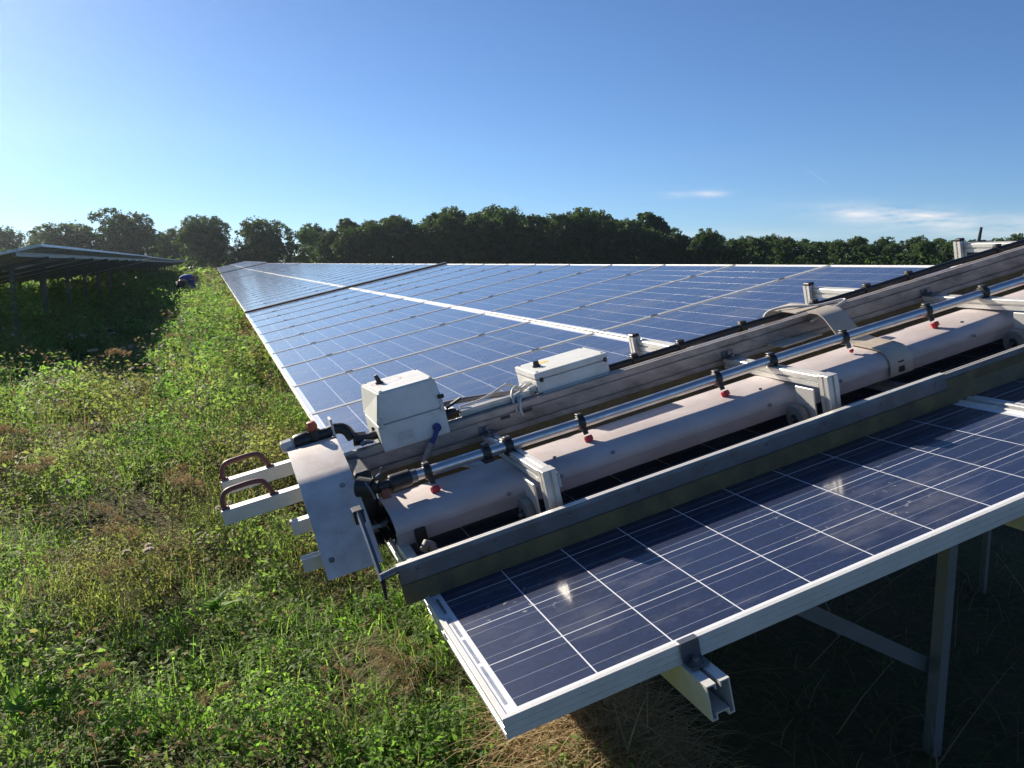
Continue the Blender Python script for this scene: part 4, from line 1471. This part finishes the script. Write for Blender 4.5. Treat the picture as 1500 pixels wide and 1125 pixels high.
# ------------------------------------------------------------------ trees
def tree_meshes(seed, h, w, lobes, n_leaf, leaf, c0, c1, base=0.18, conical=0.0):
    """trunk with limbs, and a crown of leaf-sized faces spread through uneven lobes"""
    r_ = np.random.default_rng(seed)
    rnd = random.Random(seed)
    bm = bmesh.new()
    th = h * .55
    tr = [(0, 0, -.3), (rnd.uniform(-.1, .1), rnd.uniform(-.1, .1), th * .4), (rnd.uniform(-.3, .3), rnd.uniform(-.3, .3), th)]
    tube(bm, curve_pts(tr, 4), [h * .032 * (1 - .8 * k / 8) for k in range(9)], 7)
    cs = []
    for k in range(lobes):
        t = (k + .5) / lobes
        z = h * (base + (1 - base) * (.08 + .80 * rnd.random()))
        zz = (z / h - base) / (1 - base)
        rad = w * .5 * math.sqrt(max(.05, 1 - (2 * zz - .85) ** 2 * .85)) * (1 - conical * zz)
        a = k * 2.4 + rnd.uniform(-.5, .5)
        rr = rad * math.sqrt(rnd.random()) * .72
        cs.append((rr * math.cos(a), rr * math.sin(a), z, w * rnd.uniform(.15, .26)))
    cs.append((0, 0, h * .84, w * .2))
    for (x, y, z, r) in cs[::2]:
        z0 = th * rnd.uniform(.35, .9)
        tube(bm, curve_pts([(0, 0, z0), (x * .45, y * .45, z0 + (z - z0) * .6), (x, y, z)], 3), [h * .012 * (1 - .85 * k / 6) for k in range(7)], 5)
    trunk = mesh_of(bm, 'trunk')
    trunk.materials.append(M['bark'])
    C = np.array(cs)
    wgt = C[:, 3] ** 2
    # every lobe carries many small clumps, every clump its own leaves
    n_sub = max(60, n_leaf // 26)
    ls = r_.choice(len(C), n_sub, p=wgt / wgt.sum())
    ds = unit(r_.normal(0, 1, (n_sub, 3)) + np.array([0, 0, .25]))
    S = C[ls, :3] + ds * (C[ls, 3] * (.72 + .36 * r_.random(n_sub)))[:, None] * np.array([1, 1, .85])
    rs = w * .045 * (.6 + .9 * r_.random(n_sub))
    si = r_.integers(0, n_sub, n_leaf)
    li = ls[si]
    d = unit(r_.normal(0, 1, (n_leaf, 3)) + ds[si] * .5)
    p = S[si] + d * (rs[si] * (.55 + .6 * r_.random(n_leaf)))[:, None]
    p[:, 2] = np.maximum(p[:, 2], h * base * .5)
    su = r_.random(n_sub)
    lu = r_.random(len(C))
    t = np.clip(lu[li] * .35 + su[si] * .4 + .25 * r_.random(n_leaf) ** 1.5, 0, 1)
    col = mixc(c0, c1, t)
    dd = unit(r_.normal(0, 1, (n_leaf, 3)) + np.array([0, 0, -.3]))
    nn = d + r_.normal(0, .55, (n_leaf, 3)) + np.array([0, 0, .4])
    L = leaf * (.6 + .8 * r_.random(n_leaf))
    so = Soup()
    so.add(*leaves(p, dd, nn, L, L * .75, col, .15, .15))
    return trunk, so.mesh('crown', M['tree_leaf'])


T0, T1 = np.array([0.030, 0.054, 0.018]), np.array([0.090, 0.132, 0.044])
OAK = [tree_meshes(300 + k, 10, 10.5, 26, 21000, .36, T0, T1 * .9, .04) for k in range(4)]
WOOD = [tree_meshes(400 + k, 10, 8.4, 20, 12000, .36, T0, T1, .02) for k in range(5)]
TALL = tree_meshes(500, 10, 5.2, 11, 4200, .36, T0, T1, .25)
PALE = tree_meshes(501, 10, 9.0, 15, 6500, .36, T0 * 1.5, T1 * 1.45, .03)


def tree(meshes, x, y, h, wscale, label, group=None):
    t = thing('broadleaf_tree', label, 'tree', (x, y, -0.1), (0, 0, random.uniform(0, 6.28)), group)
    s = h / 10.0
    for nm, me in zip(('trunk', 'crown'), meshes):
        o = inst(nm, me, t)
        o.scale = (s * wscale, s * wscale, s)
    return t


CAM = Vector((-0.425, -1.230))


def at_bearing(deg, dist):
    """point at a compass bearing (degrees right of the row direction) from the near end of the table"""
    a = math.radians(deg)
    return CAM.x + dist * math.sin(a), CAM.y + dist * math.cos(a)


for (x, y, h, ws, k, lab) in ((-30.7, 145.7, 6.9, .9, 0, 'tree with a narrow top at the outer end of the old tree line'),
                              (-27.5, 166.0, 6.6, 1.1, 1, 'low round tree between two larger trees beyond the neighbouring row'),
                              (-20.8, 137.3, 7.0, 1.55, 2, 'broad flat-topped tree directly above the neighbouring row of panels'),
                              (-13.0, 138.2, 8.8, 1.22, 3, 'tallest domed tree of the old tree line, sky gaps in its crown'),
                              (-6.6, 150.6, 7.3, 1.15, 0, 'smaller tree between the two tall domed trees'),
                              (-1.2, 138.8, 8.3, 1.12, 1, 'tall rounded tree above the far end of the lane'),
                              (7.1, 133.6, 7.9, 1.22, 2, 'domed dark tree standing alone beside the edge of the wood'),
                              (-3.6, 160.0, 6.6, 1.3, 3, 'dark tree filling the gap behind the lane end')):
    tree(OAK[k], x, y, h, ws, lab)

# the wood: bearing (deg), height at 140 m
OUT = [(-15, 5.5), (425, 345), (445, 338), (470, 334), (495, 336), (520, 324), (545, 333), (570, 326), (595, 321), (620, 323), (645, 319), (672, 316), (700, 312), (725, 315), (750, 313), (775, 318), (800, 314), (828, 312), (855, 311), (882, 317), (905, 321), (930, 326)]
WG = 'trees of the long wood beyond the panels'


def bear(px):
    return math.degrees(math.atan((px - 750) / 1205.8)) + 19.74


def top_h(ypx, dist, px):
    return 1.62 + (385.5 - ypx) / 1205.8 * dist * math.cos(math.atan((px - 750) / 1205.8)) * 1.02


front = [(448, 337), (488, 338), (522, 330), (556, 331), (592, 322), (628, 324), (664, 318), (700, 313), (738, 314), (772, 319), (808, 315), (846, 313), (884, 319), (918, 328),
         (952, 336), (990, 343), (1030, 341), (1068, 346), (1105, 348), (1146, 350), (1186, 351), (1226, 353), (1262, 353), (1300, 357), (1342, 351), (1386, 352), (1426, 353), (1470, 352), (1515, 350), (1560, 352), (1610, 350), (1660, 352)]
for i, (px, py) in enumerate(front):
    D = 138 + random.uniform(-3, 3)
    x, y = at_bearing(bear(px), D)
    if i == 0:
        tree(PALE, x, y, top_h(py, D, px), .95, 'lighter green bushy tree at the end of the wood, beside the lone domed tree')
    else:
        tree(WOOD[i % 5], x, y, top_h(py + random.uniform(0, 5), D, px), random.uniform(1.0, 1.25), 'dense dark green tree in the front edge of the long wood', WG)
tree(TALL, *at_bearing(bear(519), 146), top_h(319, 146, 519), 1.0, 'slim tree standing up above the low end of the wood')
tree(TALL, *at_bearing(bear(955), 143), top_h(310, 143, 955), 1.25, 'tall tufted tree rising where the high wood drops to the low part')
for i in range(30):
    px = 470 + i * 41 + random.uniform(-8, 8)
    py = np.interp(px, [f[0] for f in front], [f[1] for f in front]) + random.uniform(-4, 6)
    D = 152 + random.uniform(-3, 3)
    x, y = at_bearing(bear(px), D)
    tree(WOOD[(i * 2 + 1) % 5], x, y, top_h(py, D, px), random.uniform(1.05, 1.3), 'tree deep in the wood showing only above its front row', 'trees behind the front row of the wood')


# undergrowth along the foot of the wood and of the old tree line
def undergrowth():
    so = Soup()
    r_ = np.random.default_rng(77)
    n = 26000
    b = np.radians(r_.uniform(-16, 62, n))
    D = r_.uniform(131, 160, n)
    x = CAM.x + D * np.sin(b)
    y = CAM.y + D * np.cos(b)
    z = r_.random(n) ** 1.2 * (1.6 + 2.2 * vnoise(x, y, 6, 3))
    d = unit(r_.normal(0, 1, (n, 3)))
    L = .45 * (.6 + .8 * r_.random(n))
    so.add(*leaves(np.stack([x, y, z], 1), d, r_.normal(0, 1, (n, 3)) + np.array([0, 0, .6]), L, L * .8, mixc(T0, T1, r_.random(n) ** 2), .15, .1))
    o = link(bpy.data.objects.new('undergrowth', so.mesh('undergrowth', M['tree_leaf'])))
    tag(o, 'dark bushy undergrowth along the foot of the trees', 'undergrowth', kind='stuff')


undergrowth()


# ------------------------------------------------------------------ person stooping far down the lane
def skin_mesh(name, pts, edges, radii, parent, mat, sub=2):
    me = bpy.data.meshes.new(name)
    me.from_pydata(pts, edges, [])
    o = bpy.data.objects.new(name, me)
    COL.objects.link(o)
    o.parent = parent
    m1 = o.modifiers.new('skin', 'SKIN')
    if not me.skin_vertices:
        bm = bmesh.new()
        bm.from_mesh(me)
        bm.verts.layers.skin.verify()
        bm.to_mesh(me)
        bm.free()
    for i, sv in enumerate(me.skin_vertices[0].data):
        sv.radius = radii[i]
        sv.use_root = (i == 0)
    m1.use_smooth_shade = True
    m2 = o.modifiers.new('sub', 'SUBSURF')
    m2.levels = m2.render_levels = sub
    me.materials.append(mat)
    return o


PX, PY = -1.72, 34.0
person = thing('person', 'stooping person in blue top and dark trousers among the weeds far down the lane', 'person', (PX, PY, gz1(PX, PY)), (0, 0, .3))
# pelvis, spine, neck, head; arms reach down; facing +x
pts = [(0, 0, .92), (.16, 0, 1.08), (.36, 0, 1.17), (.50, 0, 1.15), (.60, 0, 1.09), (.68, 0, 1.05),
       (.40, .19, 1.12), (.46, .25, .86), (.55, .20, .64), (.60, .18, .56),
       (.40, -.19, 1.12), (.46, -.25, .86), (.55, -.20, .64), (.60, -.18, .56),
       (.02, .11, .86), (.10, .13, .48), (-.02, .13, .09), (.14, .14, .04),
       (.02, -.11, .86), (.06, -.13, .48), (-.10, -.13, .09), (.06, -.14, .04)]
edges = [(0, 1), (1, 2), (2, 3), (3, 4), (4, 5), (2, 6), (6, 7), (7, 8), (8, 9), (2, 10), (10, 11), (11, 12), (12, 13), (0, 14), (14, 15), (15, 16), (16, 17), (0, 18), (18, 19), (19, 20), (20, 21)]
rad = [(.15, .12)] + [(.16, .13), (.17, .13), (.06, .06), (.095, .085), (.085, .075)] + [(.06, .06), (.048, .048), (.036, .036), (.03, .02)] * 2 + [(.10, .10), (.065, .065), (.045, .045), (.05, .035)] * 2
skin_mesh('body', pts, edges, rad, person, M['skin'])
skin_mesh('jacket', [(.03, 0, .96), (.16, 0, 1.08), (.36, 0, 1.17), (.42, 0, 1.165), (.40, .19, 1.12), (.46, .25, .86), (.54, .205, .67), (.40, -.19, 1.12), (.46, -.25, .86), (.54, -.205, .67)],
          [(0, 1), (1, 2), (2, 3), (2, 4), (4, 5), (5, 6), (2, 7), (7, 8), (8, 9)],
          [(.17, .14), (.185, .15), (.195, .15), (.10, .09), (.08, .08), (.062, .062), (.048, .048), (.08, .08), (.062, .062), (.048, .048)], person, M['jacket'])
skin_mesh('trousers', [(0, 0, .92), (.02, .11, .86), (.10, .13, .48), (-.02, .13, .10), (.02, -.11, .86), (.06, -.13, .48), (-.10, -.13, .10)],
          [(0, 1), (1, 2), (2, 3), (0, 4), (4, 5), (5, 6)], [(.165, .14), (.115, .115), (.085, .085), (.065, .065), (.115, .115), (.085, .085), (.065, .065)], person, M['trousers'])
skin_mesh('hair', [(.61, 0, 1.125), (.68, 0, 1.10), (.72, 0, 1.07)], [(0, 1), (1, 2)], [(.085, .06), (.09, .06), (.07, .05)], person, M['hair'])


# ------------------------------------------------------------------ air
bm = bx((-420, -60, -1.2), (420, 420, 60))
hz = bpy.data.objects.new('haze', mesh_of(bm, 'haze'))
COL.objects.link(hz)
tag(hz, kind='stuff')
hm = bpy.data.materials.new('haze')
hm.use_nodes = True
ht = hm.node_tree
ht.nodes.clear()
ho = ht.nodes.new('ShaderNodeOutputMaterial')
hv = ht.nodes.new('ShaderNodeVolumePrincipled')
hv.inputs['Color'].default_value = (0.80, 0.91, 1.0, 1)
hv.inputs['Density'].default_value = 0.00020
hv.inputs['Anisotropy'].default_value = 0.8
ht.links.new(hv.outputs[0], ho.inputs['Volume'])
hz.data.materials.append(hm)
